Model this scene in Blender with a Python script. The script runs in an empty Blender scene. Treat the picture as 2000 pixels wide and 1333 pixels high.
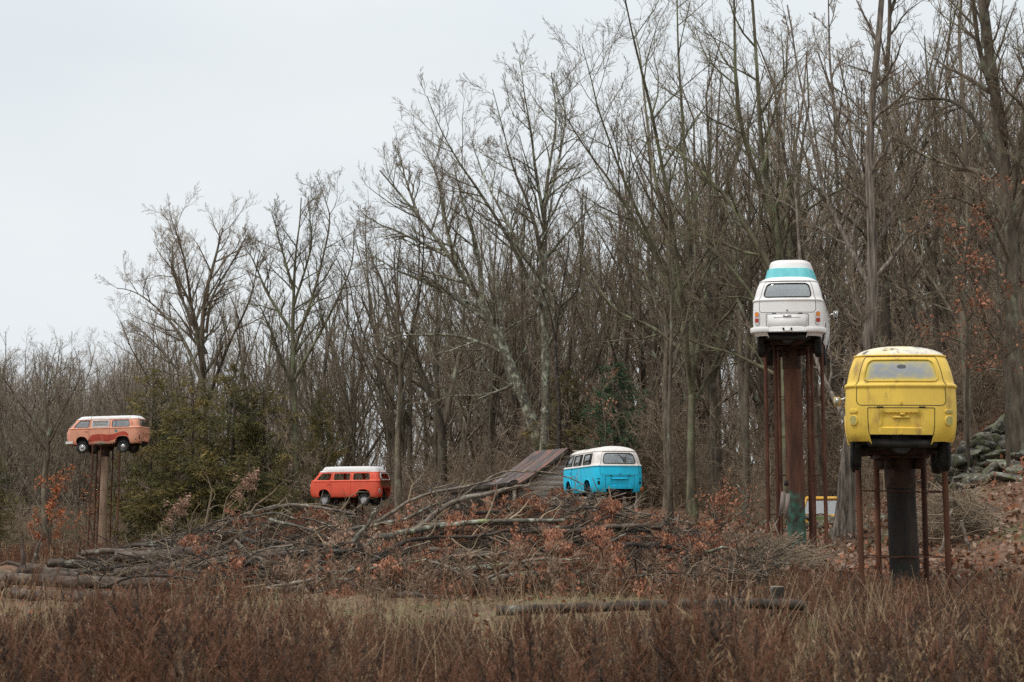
import bpy, math, random
import numpy as np
from mathutils import Vector, Matrix, noise as mnoise
from mathutils.geometry import delaunay_2d_cdt

R = math.radians
PI = math.pi
scene = bpy.context.scene
col = scene.collection
rng = np.random.default_rng(7)
random.seed(7)

# ------------------------------------------------------------------ camera
CAM_Z, PITCH, FPX = 1.7, R(6.24), 2778.0
cam_d = bpy.data.cameras.new('camera')
cam_d.sensor_width, cam_d.lens = 36.0, 50.0
cam_d.clip_start, cam_d.clip_end = 0.1, 2000.0
cam_d.dof.use_dof = True
cam_d.dof.focus_distance = 38.0
cam_d.dof.aperture_fstop = 3.2
cam = bpy.data.objects.new('camera', cam_d)
cam.location = (0, 0, CAM_Z)
cam.rotation_euler = (R(90) + PITCH, 0, 0)
col.objects.link(cam)
scene.camera = cam

# ------------------------------------------------------------------ sky, sun, exposure
SUN_EL, SUN_AZ = R(62), R(236)          # azimuth clockwise from +Y
w = bpy.data.worlds.new('World')
scene.world = w
w.use_nodes = True
wn, wl = w.node_tree.nodes, w.node_tree.links
wn.clear()
sky = wn.new('ShaderNodeTexSky')
sky.sky_type = 'NISHITA'
sky.sun_disc = False
sky.sun_elevation = SUN_EL
sky.sun_rotation = SUN_AZ
tc = wn.new('ShaderNodeTexCoord')
mp = wn.new('ShaderNodeMapping')
mp.inputs['Scale'].default_value = (1.3, 1.3, 3.4)
nz = wn.new('ShaderNodeTexNoise')
nz.inputs['Scale'].default_value = 1.6
nz.inputs['Detail'].default_value = 5
nz.inputs['Roughness'].default_value = 0.5
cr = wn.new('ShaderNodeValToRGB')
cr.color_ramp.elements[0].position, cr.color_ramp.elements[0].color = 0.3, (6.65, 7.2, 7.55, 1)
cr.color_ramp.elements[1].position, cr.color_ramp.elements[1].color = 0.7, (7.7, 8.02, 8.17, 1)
mx = wn.new('ShaderNodeMix')
mx.data_type = 'RGBA'
mx.inputs[0].default_value = 0.96
bg = wn.new('ShaderNodeBackground')
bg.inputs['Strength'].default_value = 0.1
wo = wn.new('ShaderNodeOutputWorld')
wl.new(tc.outputs['Generated'], mp.inputs['Vector'])
wl.new(mp.outputs['Vector'], nz.inputs['Vector'])
wl.new(nz.outputs['Fac'], cr.inputs['Fac'])
wl.new(sky.outputs['Color'], mx.inputs[6])
wl.new(cr.outputs['Color'], mx.inputs[7])
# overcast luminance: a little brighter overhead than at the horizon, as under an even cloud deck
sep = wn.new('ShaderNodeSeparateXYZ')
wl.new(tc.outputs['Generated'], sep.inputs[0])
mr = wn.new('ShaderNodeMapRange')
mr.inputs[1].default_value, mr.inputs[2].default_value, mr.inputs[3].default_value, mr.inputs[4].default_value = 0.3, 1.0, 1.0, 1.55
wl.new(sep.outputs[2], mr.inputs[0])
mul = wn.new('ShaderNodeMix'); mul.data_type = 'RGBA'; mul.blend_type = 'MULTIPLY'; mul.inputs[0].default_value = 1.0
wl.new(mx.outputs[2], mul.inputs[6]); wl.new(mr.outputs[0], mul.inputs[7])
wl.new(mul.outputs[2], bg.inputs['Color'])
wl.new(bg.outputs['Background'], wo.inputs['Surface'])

sun_d = bpy.data.lights.new('sun', 'SUN')
sun_d.energy = 1.5
sun_d.angle = R(12)
sun_d.color = (1.0, 0.965, 0.92)
sun = bpy.data.objects.new('sun', sun_d)
sv = Vector((math.sin(SUN_AZ) * math.cos(SUN_EL), math.cos(SUN_AZ) * math.cos(SUN_EL), math.sin(SUN_EL)))
sun.rotation_euler = (-sv).to_track_quat('-Z', 'Y').to_euler()
sun.location = sv * 50
col.objects.link(sun)

scene.view_settings.view_transform = 'Standard'
scene.view_settings.look = 'None'
scene.view_settings.exposure = 0.18
scene.view_settings.gamma = 1.0
scene.view_settings.use_curve_mapping = False
scene.render.engine = 'CYCLES'
scene.cycles.max_bounces = 6
scene.cycles.diffuse_bounces = 3
scene.cycles.glossy_bounces = 3
scene.cycles.transparent_max_bounces = 10
scene.cycles.use_denoising = False

# ------------------------------------------------------------------ measuring helpers
def at(px, py, d):
    """world point seen at photo pixel (px, py) at distance d along +Y"""
    u, v = (px - 1000.0) / FPX, (666.5 - py) / FPX
    c, s = math.cos(PITCH), math.sin(PITCH)
    k = d / (c - v * s)
    return Vector((u * k, d, CAM_Z + (s + v * c) * k))

def pxm(d):
    return FPX / d

def ground_z(x, y):
    x = np.asarray(x, float); y = np.asarray(y, float)
    b = x / np.maximum(y, 10.0)
    s = np.interp(b, [-.6, -.36, -.28, -.1, 0, .06, .11, .15, .2, .24, .27, .34, .42, .6],
                  [-.03, -.026, -.024, -.012, .004, .012, .02, .018, .017, .03, .065, .145, .19, .22])
    far = np.clip(y - 150.0, 0, 150) * .012
    t = np.maximum(y - 23.0, 0.0)
    z = s * t * (0.6 + 0.4 * np.minimum(t / 20.0, 2.0))
    z = z / (1 + np.maximum(z - 6, 0) / 30.0)
    bump = 0.05 * np.sin(x * 1.3 + 1.1 * np.sin(y * .7)) + 0.06 * np.sin(y * .9 + x * .4)
    return z + far + bump * np.clip((y - 6) / 8, 0.2, 1)

def gz(x, y):
    return float(ground_z(x, y))

def ground_at(px, d):
    """ground point in the bearing of photo column px at distance d"""
    x = (px - 1000.0) / FPX * d * 1.0
    return Vector((x, d, gz(x, d)))

# ------------------------------------------------------------------ object helpers
def link(o, parent=None):
    col.objects.link(o)
    if parent is not None:
        o.parent = parent
    return o

def tag(o, label=None, cat=None, group=None, kind=None):
    if label: o['label'] = label
    if cat: o['category'] = cat
    if group: o['group'] = group
    if kind: o['kind'] = kind
    return o

def empty(name, loc=(0, 0, 0), rot=(0, 0, 0)):
    o = bpy.data.objects.new(name, None)
    o.empty_display_size = 0.3
    o.location = loc
    o.rotation_euler = rot
    return link(o)

def copy_tree(o, parent=None):
    c = o.copy()
    col.objects.link(c)
    if parent is not None:
        c.parent = parent
    for ch in list(o.children):
        copy_tree(ch, c)
    return c

class MB:
    """collects vertices and faces, links them as one mesh object"""
    def __init__(self):
        self.v, self.q, self.t, self.qm, self.tm, self.n = [], [], [], [], [], 0
    def add(self, V, Q=None, T=None, mat=0):
        V = np.asarray(V, float).reshape(-1, 3)
        if Q is not None and len(Q):
            Q = np.asarray(Q, np.int64).reshape(-1, 4)
            self.q.append(Q + self.n)
            self.qm.append(np.broadcast_to(np.asarray(mat), (len(Q),)))
        if T is not None and len(T):
            T = np.asarray(T, np.int64).reshape(-1, 3)
            self.t.append(T + self.n)
            self.tm.append(np.broadcast_to(np.asarray(mat), (len(T),)))
        self.v.append(V)
        self.n += len(V)
        return self
    def tubes(self, P, Rr, S=6, mat=0, capmat=None, closed=False):
        P = np.asarray(P, float)
        if P.ndim == 2: P = P[None]
        N, m, _ = P.shape
        Rr = np.broadcast_to(np.asarray(Rr, float), (N, m))
        if closed:
            T = np.roll(P, -1, 1) - np.roll(P, 1, 1)
        else:
            T = np.gradient(P, axis=1)
        T = T / np.maximum(np.linalg.norm(T, axis=2, keepdims=True), 1e-9)
        D = P[:, m // 2] - P[:, 0] if closed else P[:, -1] - P[:, 0]
        if closed:
            D = np.cross(P[:, m // 3] - P[:, 0], P[:, 2 * m // 3] - P[:, 0])
            ref = D / np.maximum(np.linalg.norm(D, axis=1, keepdims=True), 1e-9)
        else:
            ax = np.argmin(np.abs(D), axis=1)
            ref = np.zeros((N, 3)); ref[np.arange(N), ax] = 1
        U = np.cross(T, ref[:, None, :])
        U = U / np.maximum(np.linalg.norm(U, axis=2, keepdims=True), 1e-9)
        W = np.cross(T, U)
        a = np.arange(S) * 2 * PI / S
        V = P[:, :, None, :] + Rr[:, :, None, None] * (np.cos(a)[None, None, :, None] * U[:, :, None, :] + np.sin(a)[None, None, :, None] * W[:, :, None, :])
        base = (np.arange(N) * m * S)[:, None, None]
        ms = m if closed else m - 1
        i = np.arange(ms)[None, :, None]; j = np.arange(S)[None, None, :]
        i2 = (i + 1) % m; j2 = (j + 1) % S
        Q = np.stack([base + i * S + j, base + i * S + j2, base + i2 * S + j2, base + i2 * S + j], -1).reshape(-1, 4)
        if np.ndim(mat) == 1:
            mat = np.repeat(np.asarray(mat), ms * S)
        n0 = self.n
        self.add(V.reshape(-1, 3), Q, None, mat)
        if capmat is not None:
            for n in range(N):
                for end, flip in ((0, 0), (m - 1, 1)):
                    ring = V[n, end]
                    vv = np.vstack([P[n, end][None], ring])
                    tr = [(0, 1 + (k + 1) % S, 1 + k) if not flip else (0, 1 + k, 1 + (k + 1) % S) for k in range(S)]
                    self.add(vv, None, tr, capmat)
        return self
    def box(self, c, s, mat=0, M=None, taper=1.0):
        x, y, z = s[0] / 2, s[1] / 2, s[2] / 2
        V = np.array([(-x, -y, -z), (x, -y, -z), (x, y, -z), (-x, y, -z), (-x * taper, -y * taper, z), (x * taper, -y * taper, z), (x * taper, y * taper, z), (-x * taper, y * taper, z)])
        if M is not None:
            V = V @ np.array(M.to_3x3()).T
        V = V + np.asarray(c, float)
        Q = [(0, 3, 2, 1), (4, 5, 6, 7), (0, 1, 5, 4), (1, 2, 6, 5), (2, 3, 7, 6), (3, 0, 4, 7)]
        return self.add(V, Q, None, mat)
    def lathe(self, prof, c=(0, 0, 0), axis='x', n=28, mat=0, caps=True):
        """prof: list of (radius, height along axis)"""
        prof = np.asarray(prof, float)
        a = np.arange(n) * 2 * PI / n
        rr, hh = prof[:, 0], prof[:, 1]
        ca = rr[:, None] * np.cos(a); sa = rr[:, None] * np.sin(a); h = np.broadcast_to(hh[:, None], ca.shape)
        if axis == 'x': V = np.stack([h, ca, sa], -1)
        elif axis == 'y': V = np.stack([sa, h, ca], -1)
        else: V = np.stack([ca, sa, h], -1)
        V = V.reshape(-1, 3) + np.asarray(c, float)
        m = len(prof)
        i = np.arange(m - 1)[:, None]; j = np.arange(n)[None]; j2 = (j + 1) % n
        Q = np.stack([i * n + j, i * n + j2, (i + 1) * n + j2, (i + 1) * n + j], -1).reshape(-1, 4)
        return self.add(V, Q, None, mat)
    def build(self, name, mats, parent=None, smooth=True, sharp=None, uv=None):
        me = bpy.data.meshes.new(name)
        V = np.concatenate(self.v) if self.v else np.zeros((0, 3))
        Q = np.concatenate(self.q) if self.q else np.zeros((0, 4), np.int64)
        T = np.concatenate(self.t) if self.t else np.zeros((0, 3), np.int64)
        qm = np.concatenate(self.qm) if self.qm else np.zeros(0)
        tm = np.concatenate(self.tm) if self.tm else np.zeros(0)
        me.vertices.add(len(V)); me.vertices.foreach_set('co', V.ravel().astype(np.float32))
        loops = np.concatenate([Q.ravel(), T.ravel()]).astype(np.int32)
        me.loops.add(len(loops)); me.loops.foreach_set('vertex_index', loops)
        starts = np.concatenate([np.arange(len(Q)) * 4, len(Q) * 4 + np.arange(len(T)) * 3]).astype(np.int32)
        me.polygons.add(len(starts)); me.polygons.foreach_set('loop_start', starts)
        me.polygons.foreach_set('material_index', np.concatenate([qm, tm]).astype(np.int32))
        me.polygons.foreach_set('use_smooth', np.full(len(starts), smooth, dtype=bool))
        if uv is not None:
            ul = me.uv_layers.new(name='uv')
            ul.data.foreach_set('uv', np.asarray(uv, np.float32)[loops].ravel())
        me.update(calc_edges=True)
        if smooth and sharp is not None:
            me.set_sharp_from_angle(angle=R(sharp))
        for m in (mats if isinstance(mats, (list, tuple)) else [mats]):
            me.materials.append(m)
        return link(bpy.data.objects.new(name, me), parent)

def scatter(name, label, cat, kinds, P, rot, scl, idx):
    """one 'stuff' object that sets plants of a few kinds on its points with geometry nodes"""
    me = bpy.data.meshes.new(name)
    P = np.asarray(P, np.float32)
    me.vertices.add(len(P)); me.vertices.foreach_set('co', P.ravel())
    for nm, ty, key, dat in (('turn', 'FLOAT_VECTOR', 'vector', np.asarray(rot, np.float32)), ('size', 'FLOAT_VECTOR', 'vector', np.asarray(scl, np.float32)), ('sort', 'INT', 'value', np.asarray(idx, np.int32))):
        a = me.attributes.new(nm, ty, 'POINT'); a.data.foreach_set(key, dat.ravel())
    me.update()
    o = link(bpy.data.objects.new(name, me))
    cl = bpy.data.collections.new(name + '_kinds')
    for k in kinds:
        col.objects.unlink(k); cl.objects.link(k)
    ng = bpy.data.node_groups.new(name, 'GeometryNodeTree')
    ng.interface.new_socket('Geometry', in_out='INPUT', socket_type='NodeSocketGeometry')
    ng.interface.new_socket('Geometry', in_out='OUTPUT', socket_type='NodeSocketGeometry')
    N, L = ng.nodes, ng.links
    gi, go = N.new('NodeGroupInput'), N.new('NodeGroupOutput')
    ip, ci = N.new('GeometryNodeInstanceOnPoints'), N.new('GeometryNodeCollectionInfo')
    ci.inputs['Collection'].default_value = cl
    ci.inputs['Separate Children'].default_value = True
    ci.inputs['Reset Children'].default_value = True
    ip.inputs['Pick Instance'].default_value = True
    er = N.new('FunctionNodeEulerToRotation')
    def att(nm, ty):
        n = N.new('GeometryNodeInputNamedAttribute'); n.data_type = ty; n.inputs['Name'].default_value = nm
        return n.outputs['Attribute']
    L.new(gi.outputs[0], ip.inputs['Points']); L.new(ci.outputs[0], ip.inputs['Instance'])
    L.new(att('sort', 'INT'), ip.inputs['Instance Index'])
    L.new(att('turn', 'FLOAT_VECTOR'), er.inputs[0]); L.new(er.outputs[0], ip.inputs['Rotation'])
    L.new(att('size', 'FLOAT_VECTOR'), ip.inputs['Scale'])
    L.new(ip.outputs[0], go.inputs[0])
    o.modifiers.new('scatter', 'NODES').node_group = ng
    return tag(o, label, cat, kind='stuff')

# ------------------------------------------------------------------ materials
def material(name, cols, scale=4.0, detail=4, rough=0.8, stretch=(1, 1, 1), bump=0.0, bscale=None, metallic=0.0, spec=0.3,
             extra=None, rand=0.0, lo=0.35, hi=0.65):
    """principled material whose colour runs through a noise ramp; extra = [(colour, scale, lo, hi, stretch)] adds stains"""
    m = bpy.data.materials.new(name)
    m.use_nodes = True
    N, L = m.node_tree.nodes, m.node_tree.links
    p = N['Principled BSDF']
    p.inputs['Roughness'].default_value = rough
    p.inputs['Metallic'].default_value = metallic
    p.inputs['Specular IOR Level'].default_value = spec
    t = N.new('ShaderNodeTexCoord')
    def mapped(st):
        mpn = N.new('ShaderNodeMapping'); mpn.inputs['Scale'].default_value = st
        L.new(t.outputs['Object'], mpn.inputs['Vector']); return mpn.outputs['Vector']
    def noi(sc, st, det=detail):
        n = N.new('ShaderNodeTexNoise'); n.inputs['Scale'].default_value = sc; n.inputs['Detail'].default_value = det
        n.inputs['Roughness'].default_value = 0.6
        L.new(mapped(st), n.inputs['Vector']); return n.outputs['Fac']
    base = noi(scale, stretch)
    r = N.new('ShaderNodeValToRGB')
    while len(r.color_ramp.elements) < len(cols): r.color_ramp.elements.new(0.5)
    for i, c in enumerate(cols):
        e = r.color_ramp.elements[i]
        e.position = lo + (hi - lo) * i / max(len(cols) - 1, 1)
        e.color = (*c, 1)
    L.new(base, r.inputs['Fac'])
    out = r.outputs['Color']
    for (c, sc, l0, h0, st) in (extra or []):
        f = noi(sc, st, 5)
        mr = N.new('ShaderNodeMapRange'); mr.inputs[1].default_value = l0; mr.inputs[2].default_value = h0
        L.new(f, mr.inputs[0])
        mxn = N.new('ShaderNodeMix'); mxn.data_type = 'RGBA'
        L.new(mr.outputs[0], mxn.inputs[0]); L.new(out, mxn.inputs[6]); mxn.inputs[7].default_value = (*c, 1)
        out = mxn.outputs[2]
    if rand:
        oi = N.new('ShaderNodeObjectInfo')
        mr = N.new('ShaderNodeMapRange'); mr.inputs[3].default_value = 1 - rand; mr.inputs[4].default_value = 1 + rand
        L.new(oi.outputs['Random'], mr.inputs[0])
        hs = N.new('ShaderNodeHueSaturation'); L.new(mr.outputs[0], hs.inputs['Value']); L.new(out, hs.inputs['Color'])
        out = hs.outputs['Color']
    L.new(out, p.inputs['Base Color'])
    if bump:
        b = N.new('ShaderNodeBump'); b.inputs['Strength'].default_value = bump; b.inputs['Distance'].default_value = 0.02
        L.new(noi(bscale or scale * 3, stretch, 6), b.inputs['Height'])
        L.new(b.outputs['Normal'], p.inputs['Normal'])
    return m

def glass(name, tint=(.62, .66, .66), refl=0.26, dirt=None):
    m = bpy.data.materials.new(name); m.use_nodes = True
    N, L = m.node_tree.nodes, m.node_tree.links
    N.remove(N['Principled BSDF'])
    out = N['Material Output']
    tr = N.new('ShaderNodeBsdfTransparent'); tr.inputs['Color'].default_value = (*tint, 1)
    gl = N.new('ShaderNodeBsdfGlossy'); gl.inputs['Roughness'].default_value = 0.02
    lw = N.new('ShaderNodeFresnel'); lw.inputs['IOR'].default_value = 1.5
    ad = N.new('ShaderNodeMath'); ad.operation = 'ADD'; ad.inputs[1].default_value = refl
    L.new(lw.outputs[0], ad.inputs[0])
    mxs = N.new('ShaderNodeMixShader'); L.new(ad.outputs[0], mxs.inputs[0]); L.new(tr.outputs[0], mxs.inputs[1]); L.new(gl.outputs[0], mxs.inputs[2])
    last = mxs.outputs[0]
    # a film of dust, thicker at the rim of the pane
    df = N.new('ShaderNodeBsdfDiffuse'); df.inputs['Color'].default_value = (*(dirt or (.5, .5, .47)), 1)
    uv = N.new('ShaderNodeUVMap')
    sp = N.new('ShaderNodeSeparateXYZ'); L.new(uv.outputs[0], sp.inputs[0])
    def edge(o, k):
        a = N.new('ShaderNodeMath'); a.operation = 'SUBTRACT'; a.inputs[1].default_value = 0.5; L.new(o, a.inputs[0])
        b = N.new('ShaderNodeMath'); b.operation = 'ABSOLUTE'; L.new(a.outputs[0], b.inputs[0])
        c = N.new('ShaderNodeMath'); c.operation = 'POWER'; c.inputs[1].default_value = k; L.new(b.outputs[0], c.inputs[0])
        d = N.new('ShaderNodeMath'); d.operation = 'MULTIPLY'; d.inputs[1].default_value = 2.0 ** k; L.new(c.outputs[0], d.inputs[0])
        return d.outputs[0]
    mxm = N.new('ShaderNodeMath'); mxm.operation = 'MAXIMUM'
    L.new(edge(sp.outputs[0], 9), mxm.inputs[0]); L.new(edge(sp.outputs[1], 3.5), mxm.inputs[1])
    n = N.new('ShaderNodeTexNoise'); n.inputs['Scale'].default_value = 9; n.inputs['Detail'].default_value = 5
    t = N.new('ShaderNodeTexCoord'); L.new(t.outputs['Object'], n.inputs['Vector'])
    m1 = N.new('ShaderNodeMath'); m1.operation = 'MULTIPLY_ADD'; m1.inputs[1].default_value = 0.9; m1.inputs[2].default_value = -0.42
    L.new(n.outputs['Fac'], m1.inputs[0])
    m2 = N.new('ShaderNodeMath'); m2.operation = 'ADD'; L.new(m1.outputs[0], m2.inputs[0]); L.new(mxm.outputs[0], m2.inputs[1])
    m3 = N.new('ShaderNodeMath'); m3.operation = 'MULTIPLY'; m3.use_clamp = True; m3.inputs[1].default_value = 1.5 if dirt else 0.3
    L.new(m2.outputs[0], m3.inputs[0])
    mx2 = N.new('ShaderNodeMixShader'); L.new(m3.outputs[0], mx2.inputs[0]); L.new(last, mx2.inputs[1]); L.new(df.outputs[0], mx2.inputs[2])
    L.new(mx2.outputs[0], out.inputs['Surface'])
    return m

LICHEN = (.34, .36, .25)
M = {}
M['bark'] = material('bark', [(.055, .042, .029), (.115, .09, .063), (.18, .146, .104)], 5, stretch=(1, 1, .25), bump=.8, rand=.35,
                     extra=[((.24, .25, .17), 2.3, .56, .68, (1, 1, .5))])
M['bark_lichen'] = material('bark_lichen', [(.075, .063, .046), (.14, .122, .088), (.2, .18, .13)], 5, stretch=(1, 1, .4), bump=.8,
                            extra=[((.4, .42, .31), 3.2, .53, .6, (1, 1, .7)), ((.5, .5, .4), 9, .6, .66, (1, 1, 1))])
M['bark_green'] = material('bark_green', [(.065, .055, .034), (.13, .114, .07), (.185, .165, .105)], 4, stretch=(1, 1, .3), bump=.6, rand=.2,
                           extra=[((.22, .23, .13), 1.7, .5, .62, (1, 1, .4))])
M['bark_shaggy'] = material('bark_shaggy', [(.05, .04, .031), (.15, .12, .093), (.28, .235, .19)], 5, stretch=(2.5, 2.5, .22), bump=1.0, bscale=9)
M['bark_pale'] = material('bark_pale', [(.14, .125, .105), (.27, .25, .22), (.36, .34, .3)], 5, stretch=(2, 2, .3), bump=.7,
                          extra=[((.08, .07, .055), 3, .55, .65, (1, 1, .3))])
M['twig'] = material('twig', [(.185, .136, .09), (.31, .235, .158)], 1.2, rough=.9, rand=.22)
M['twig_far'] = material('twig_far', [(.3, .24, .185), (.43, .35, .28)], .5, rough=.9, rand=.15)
M['twig_red'] = material('twig_red', [(.21, .15, .105), (.32, .235, .17)], 1.2, rough=.9)
M['deadwood'] = material('deadwood', [(.09, .07, .053), (.18, .145, .112), (.28, .235, .19)], 7, stretch=(1, 1, 1), bump=.8,
                         extra=[((.36, .36, .28), 4.5, .63, .7, (1, 1, 1))])
M['darkwood'] = material('darkwood', [(.022, .017, .013), (.05, .038, .029), (.09, .07, .054)], 6, bump=.8,
                         extra=[((.24, .25, .2), 3.5, .62, .7, (1, 1, 1))])
M['lichenwood'] = material('lichenwood', [(.09, .078, .06), (.17, .15, .115)], 6, bump=.8,
                           extra=[((.38, .38, .3), 5, .52, .6, (1, 1, 1)), ((.3, .34, .16), 2, .6, .7, (1, 1, 1))])
M['logbark'] = material('logbark', [(.045, .032, .024), (.1, .073, .055), (.17, .127, .098)], 9, stretch=(.5, 1, 1), bump=.9, extra=[((.3, .28, .22), 5, .63, .7, (1, 1, 1))])
M['cutwood'] = material('cutwood', [(.3, .17, .08), (.42, .26, .13)], 12, bump=.2)
M['leaf_rust'] = material('leaf_rust', [(.19, .076, .042), (.35, .142, .078), (.48, .235, .145)], 3.5, rough=.8)
M['leaf_tan'] = material('leaf_tan', [(.2, .115, .075), (.34, .2, .135), (.5, .33, .24)], 4, rough=.8)
M['leaf_orange'] = material('leaf_orange', [(.34, .1, .035), (.48, .17, .07)], 2, rough=.8)
M['needle'] = material('needle', [(.05, .062, .022), (.165, .145, .046), (.32, .225, .072)], .55, detail=3, rough=.85, lo=.34, hi=.68)
M['needle_green'] = material('needle_green', [(.035, .085, .04), (.085, .16, .075)], .9, rough=.8)
# ------------------------------------------------------------------ ground and hill
def build_ground():
    ys = np.concatenate([np.linspace(-30, 8, 12), np.linspace(8.5, 60, 130), np.linspace(61, 130, 70), np.linspace(133, 420, 60)])
    us = np.concatenate([np.linspace(-3.2, -.45, 22), np.linspace(-.43, .45, 150), np.linspace(.48, 3.2, 22)])
    Y, U = np.meshgrid(ys, us, indexing='ij')
    X = U * (np.abs(Y) * .82 + 9)
    Z = ground_z(X, Y)
    Z = Z + 0.03 * np.sin(X * 5.1 + Y * 3.3) * np.sin(Y * 4.7 - X * 2.2) * ((Y > 8) & (Y < 70))
    ny, nu = Y.shape
    V = np.stack([X, Y, Z], -1).reshape(-1, 3)
    i = np.arange(ny - 1)[:, None]; j = np.arange(nu - 1)[None]
    Q = np.stack([i * nu + j, i * nu + j + 1, (i + 1) * nu + j + 1, (i + 1) * nu + j], -1).reshape(-1, 4)
    m = material('leaf_litter_ground', [(.05, .03, .02), (.12, .062, .036), (.19, .105, .065), (.13, .09, .05)], 3.0, detail=8, rough=.95, bump=1.0, bscale=14,
                 extra=[((.1, .105, .04), .35, .52, .66, (1, 1, 1)), ((.2, .085, .045), 9, .58, .68, (1, 1, 1))])
    # the mown strip in front of the brush heap is tan and green
    N, L = m.node_tree.nodes, m.node_tree.links
    p = N['Principled BSDF']
    src = p.inputs['Base Color'].links[0].from_socket
    t = N.new('ShaderNodeTexCoord'); sp = N.new('ShaderNodeSeparateXYZ'); L.new(t.outputs['Object'], sp.inputs[0])
    mr = N.new('ShaderNodeMapRange'); mr.inputs[1].default_value = 27; mr.inputs[2].default_value = 20
    L.new(sp.outputs[1], mr.inputs[0])
    n = N.new('ShaderNodeTexNoise'); n.inputs['Scale'].default_value = .9; n.inputs['Detail'].default_value = 7
    L.new(t.outputs['Object'], n.inputs['Vector'])
    r = N.new('ShaderNodeValToRGB')
    for k, (po, c) in enumerate([(.3, (.13, .085, .05)), (.5, (.19, .145, .085)), (.66, (.125, .125, .045))]):
        if k > 1: r.color_ramp.elements.new(.5)
        e = r.color_ramp.elements[k]; e.position = po; e.color = (*c, 1)
    L.new(n.outputs['Fac'], r.inputs['Fac'])
    mxn = N.new('ShaderNodeMix'); mxn.data_type = 'RGBA'
    L.new(mr.outputs[0], mxn.inputs[0]); L.new(src, mxn.inputs[6]); L.new(r.outputs['Color'], mxn.inputs[7])
    L.new(mxn.outputs[2], p.inputs['Base Color'])
    g = MB().add(V, Q).build('ground', m)
    tag(g, kind='structure')
build_ground()
# ------------------------------------------------------------------ branching
def unit(v):
    return v / np.maximum(np.linalg.norm(v, axis=-1, keepdims=True), 1e-9)

def grow(P, Rr, k, t0, t1, ang, lf, n, up=0.1, wig=0.18, rf=.62, tip=.12, trop=.06, rmin=.004, fall=.55, lcap=None):
    """children of a batch of polylines P (N,m,3) with radii Rr (N,m)"""
    N, m, _ = P.shape
    L = np.linalg.norm(np.diff(P, axis=1), axis=2).sum(1)
    idx = np.repeat(np.arange(N), k)
    st = (np.tile(np.arange(k), N) + rng.random(N * k)) / k
    t = t0 + (t1 - t0) * st
    f = np.clip(t * (m - 1), 0, m - 1.001); i = f.astype(int); a = (f - i)[:, None]
    pos = P[idx, i] * (1 - a) + P[idx, i + 1] * a
    tan = unit(P[idx, i + 1] - P[idx, i])
    rad = Rr[idx, i] * (1 - a[:, 0]) + Rr[idx, i + 1] * a[:, 0]
    rnd = unit(rng.normal(size=(N * k, 3)))
    perp = unit(np.cross(tan, rnd))
    an = ang * rng.uniform(.7, 1.3, N * k)
    d = tan * np.cos(an)[:, None] + perp * np.sin(an)[:, None]
    d[:, 2] += up
    d = unit(d)
    ln = L[idx] * lf * (1 - fall * t) * rng.uniform(.55, 1.3, N * k)
    if lcap: ln = np.minimum(ln, lcap * rng.uniform(.7, 1.1, N * k))
    r0 = np.maximum(np.minimum(rad * rf, ln * .03 + .003), rmin)
    out = [pos]; p = pos
    for s in range(n):
        p = p + d * (ln / n)[:, None]
        out.append(p)
        d = d + rng.normal(size=d.shape) * wig
        d[:, 2] += trop
        d = unit(d)
    C = np.stack(out, 1)
    RC = np.maximum(r0[:, None] * (1 - (1 - tip) * np.linspace(0, 1, n + 1)[None]), rmin * .5)
    return C, RC

def smooth_line(pts, n):
    """resample a rough polyline with a Catmull-Rom curve"""
    P = np.asarray(pts, float)
    P = np.vstack([2 * P[0] - P[1], P, 2 * P[-1] - P[-2]])
    m = len(P) - 3
    t = np.linspace(0, m - 1e-6, n); i = t.astype(int); u = (t - i)[:, None]
    a, b, c, d = P[i], P[i + 1], P[i + 2], P[i + 3]
    return .5 * ((2 * b) + (c - a) * u + (2 * a - 5 * b + 4 * c - d) * u ** 2 + (3 * b - a - 3 * c + d) * u ** 3)

def crown_levels(mb, P, Rr, ks, lcap=None, rmin=.006, ang=R(42), mat=(0, 0, 1, 1), up=.1, lf=(.45, .5, .5, .5), dense=1.0, ns=(5, 4, 3, 2), sides=(5, 4, 3, 3), t0=.15):
    """adds successive orders of branches to mb; returns the last level"""
    A, B = P, Rr
    for lv, k in enumerate(ks):
        A, B = grow(A, B, k, t0 if lv == 0 else .2, .98, ang, lf[lv], ns[lv], up=up, rmin=rmin, lcap=lcap if lv == 0 else None, wig=.16 + .03 * lv)
        mb.tubes(A, B, sides[lv], mat[lv])
    return A, B

def leaf_faces(mb, C, size, mat=0, droop=.8, per=1, fold=.35):
    """folded leaves (two triangles pairs) hung at points C"""
    C = np.repeat(np.asarray(C, float), per, axis=0)
    n = len(C)
    C = C + rng.normal(size=(n, 3)) * size * .8
    d = unit(rng.normal(size=(n, 3)) * .7 + np.array([0, 0, -droop]))
    s = unit(np.cross(d, rng.normal(size=(n, 3))))
    nn = np.cross(d, s)
    L = size * rng.uniform(.7, 1.4, n)[:, None]
    W = L * rng.uniform(.22, .36, n)[:, None]
    a = C; b = C + d * L * .5 + s * W + nn * W * fold; c = C + d * L; e = C + d * L * .5 - s * W + nn * W * fold
    V = np.stack([a, b, c, e], 1).reshape(-1, 3)
    i = np.arange(n)[:, None] * 4
    T = np.concatenate([i + np.array([[0, 1, 2]]), i + np.array([[0, 2, 3]])])
    if np.ndim(mat): mat = np.concatenate([mat, mat])
    mb.add(V, None, T, mat)

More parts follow.
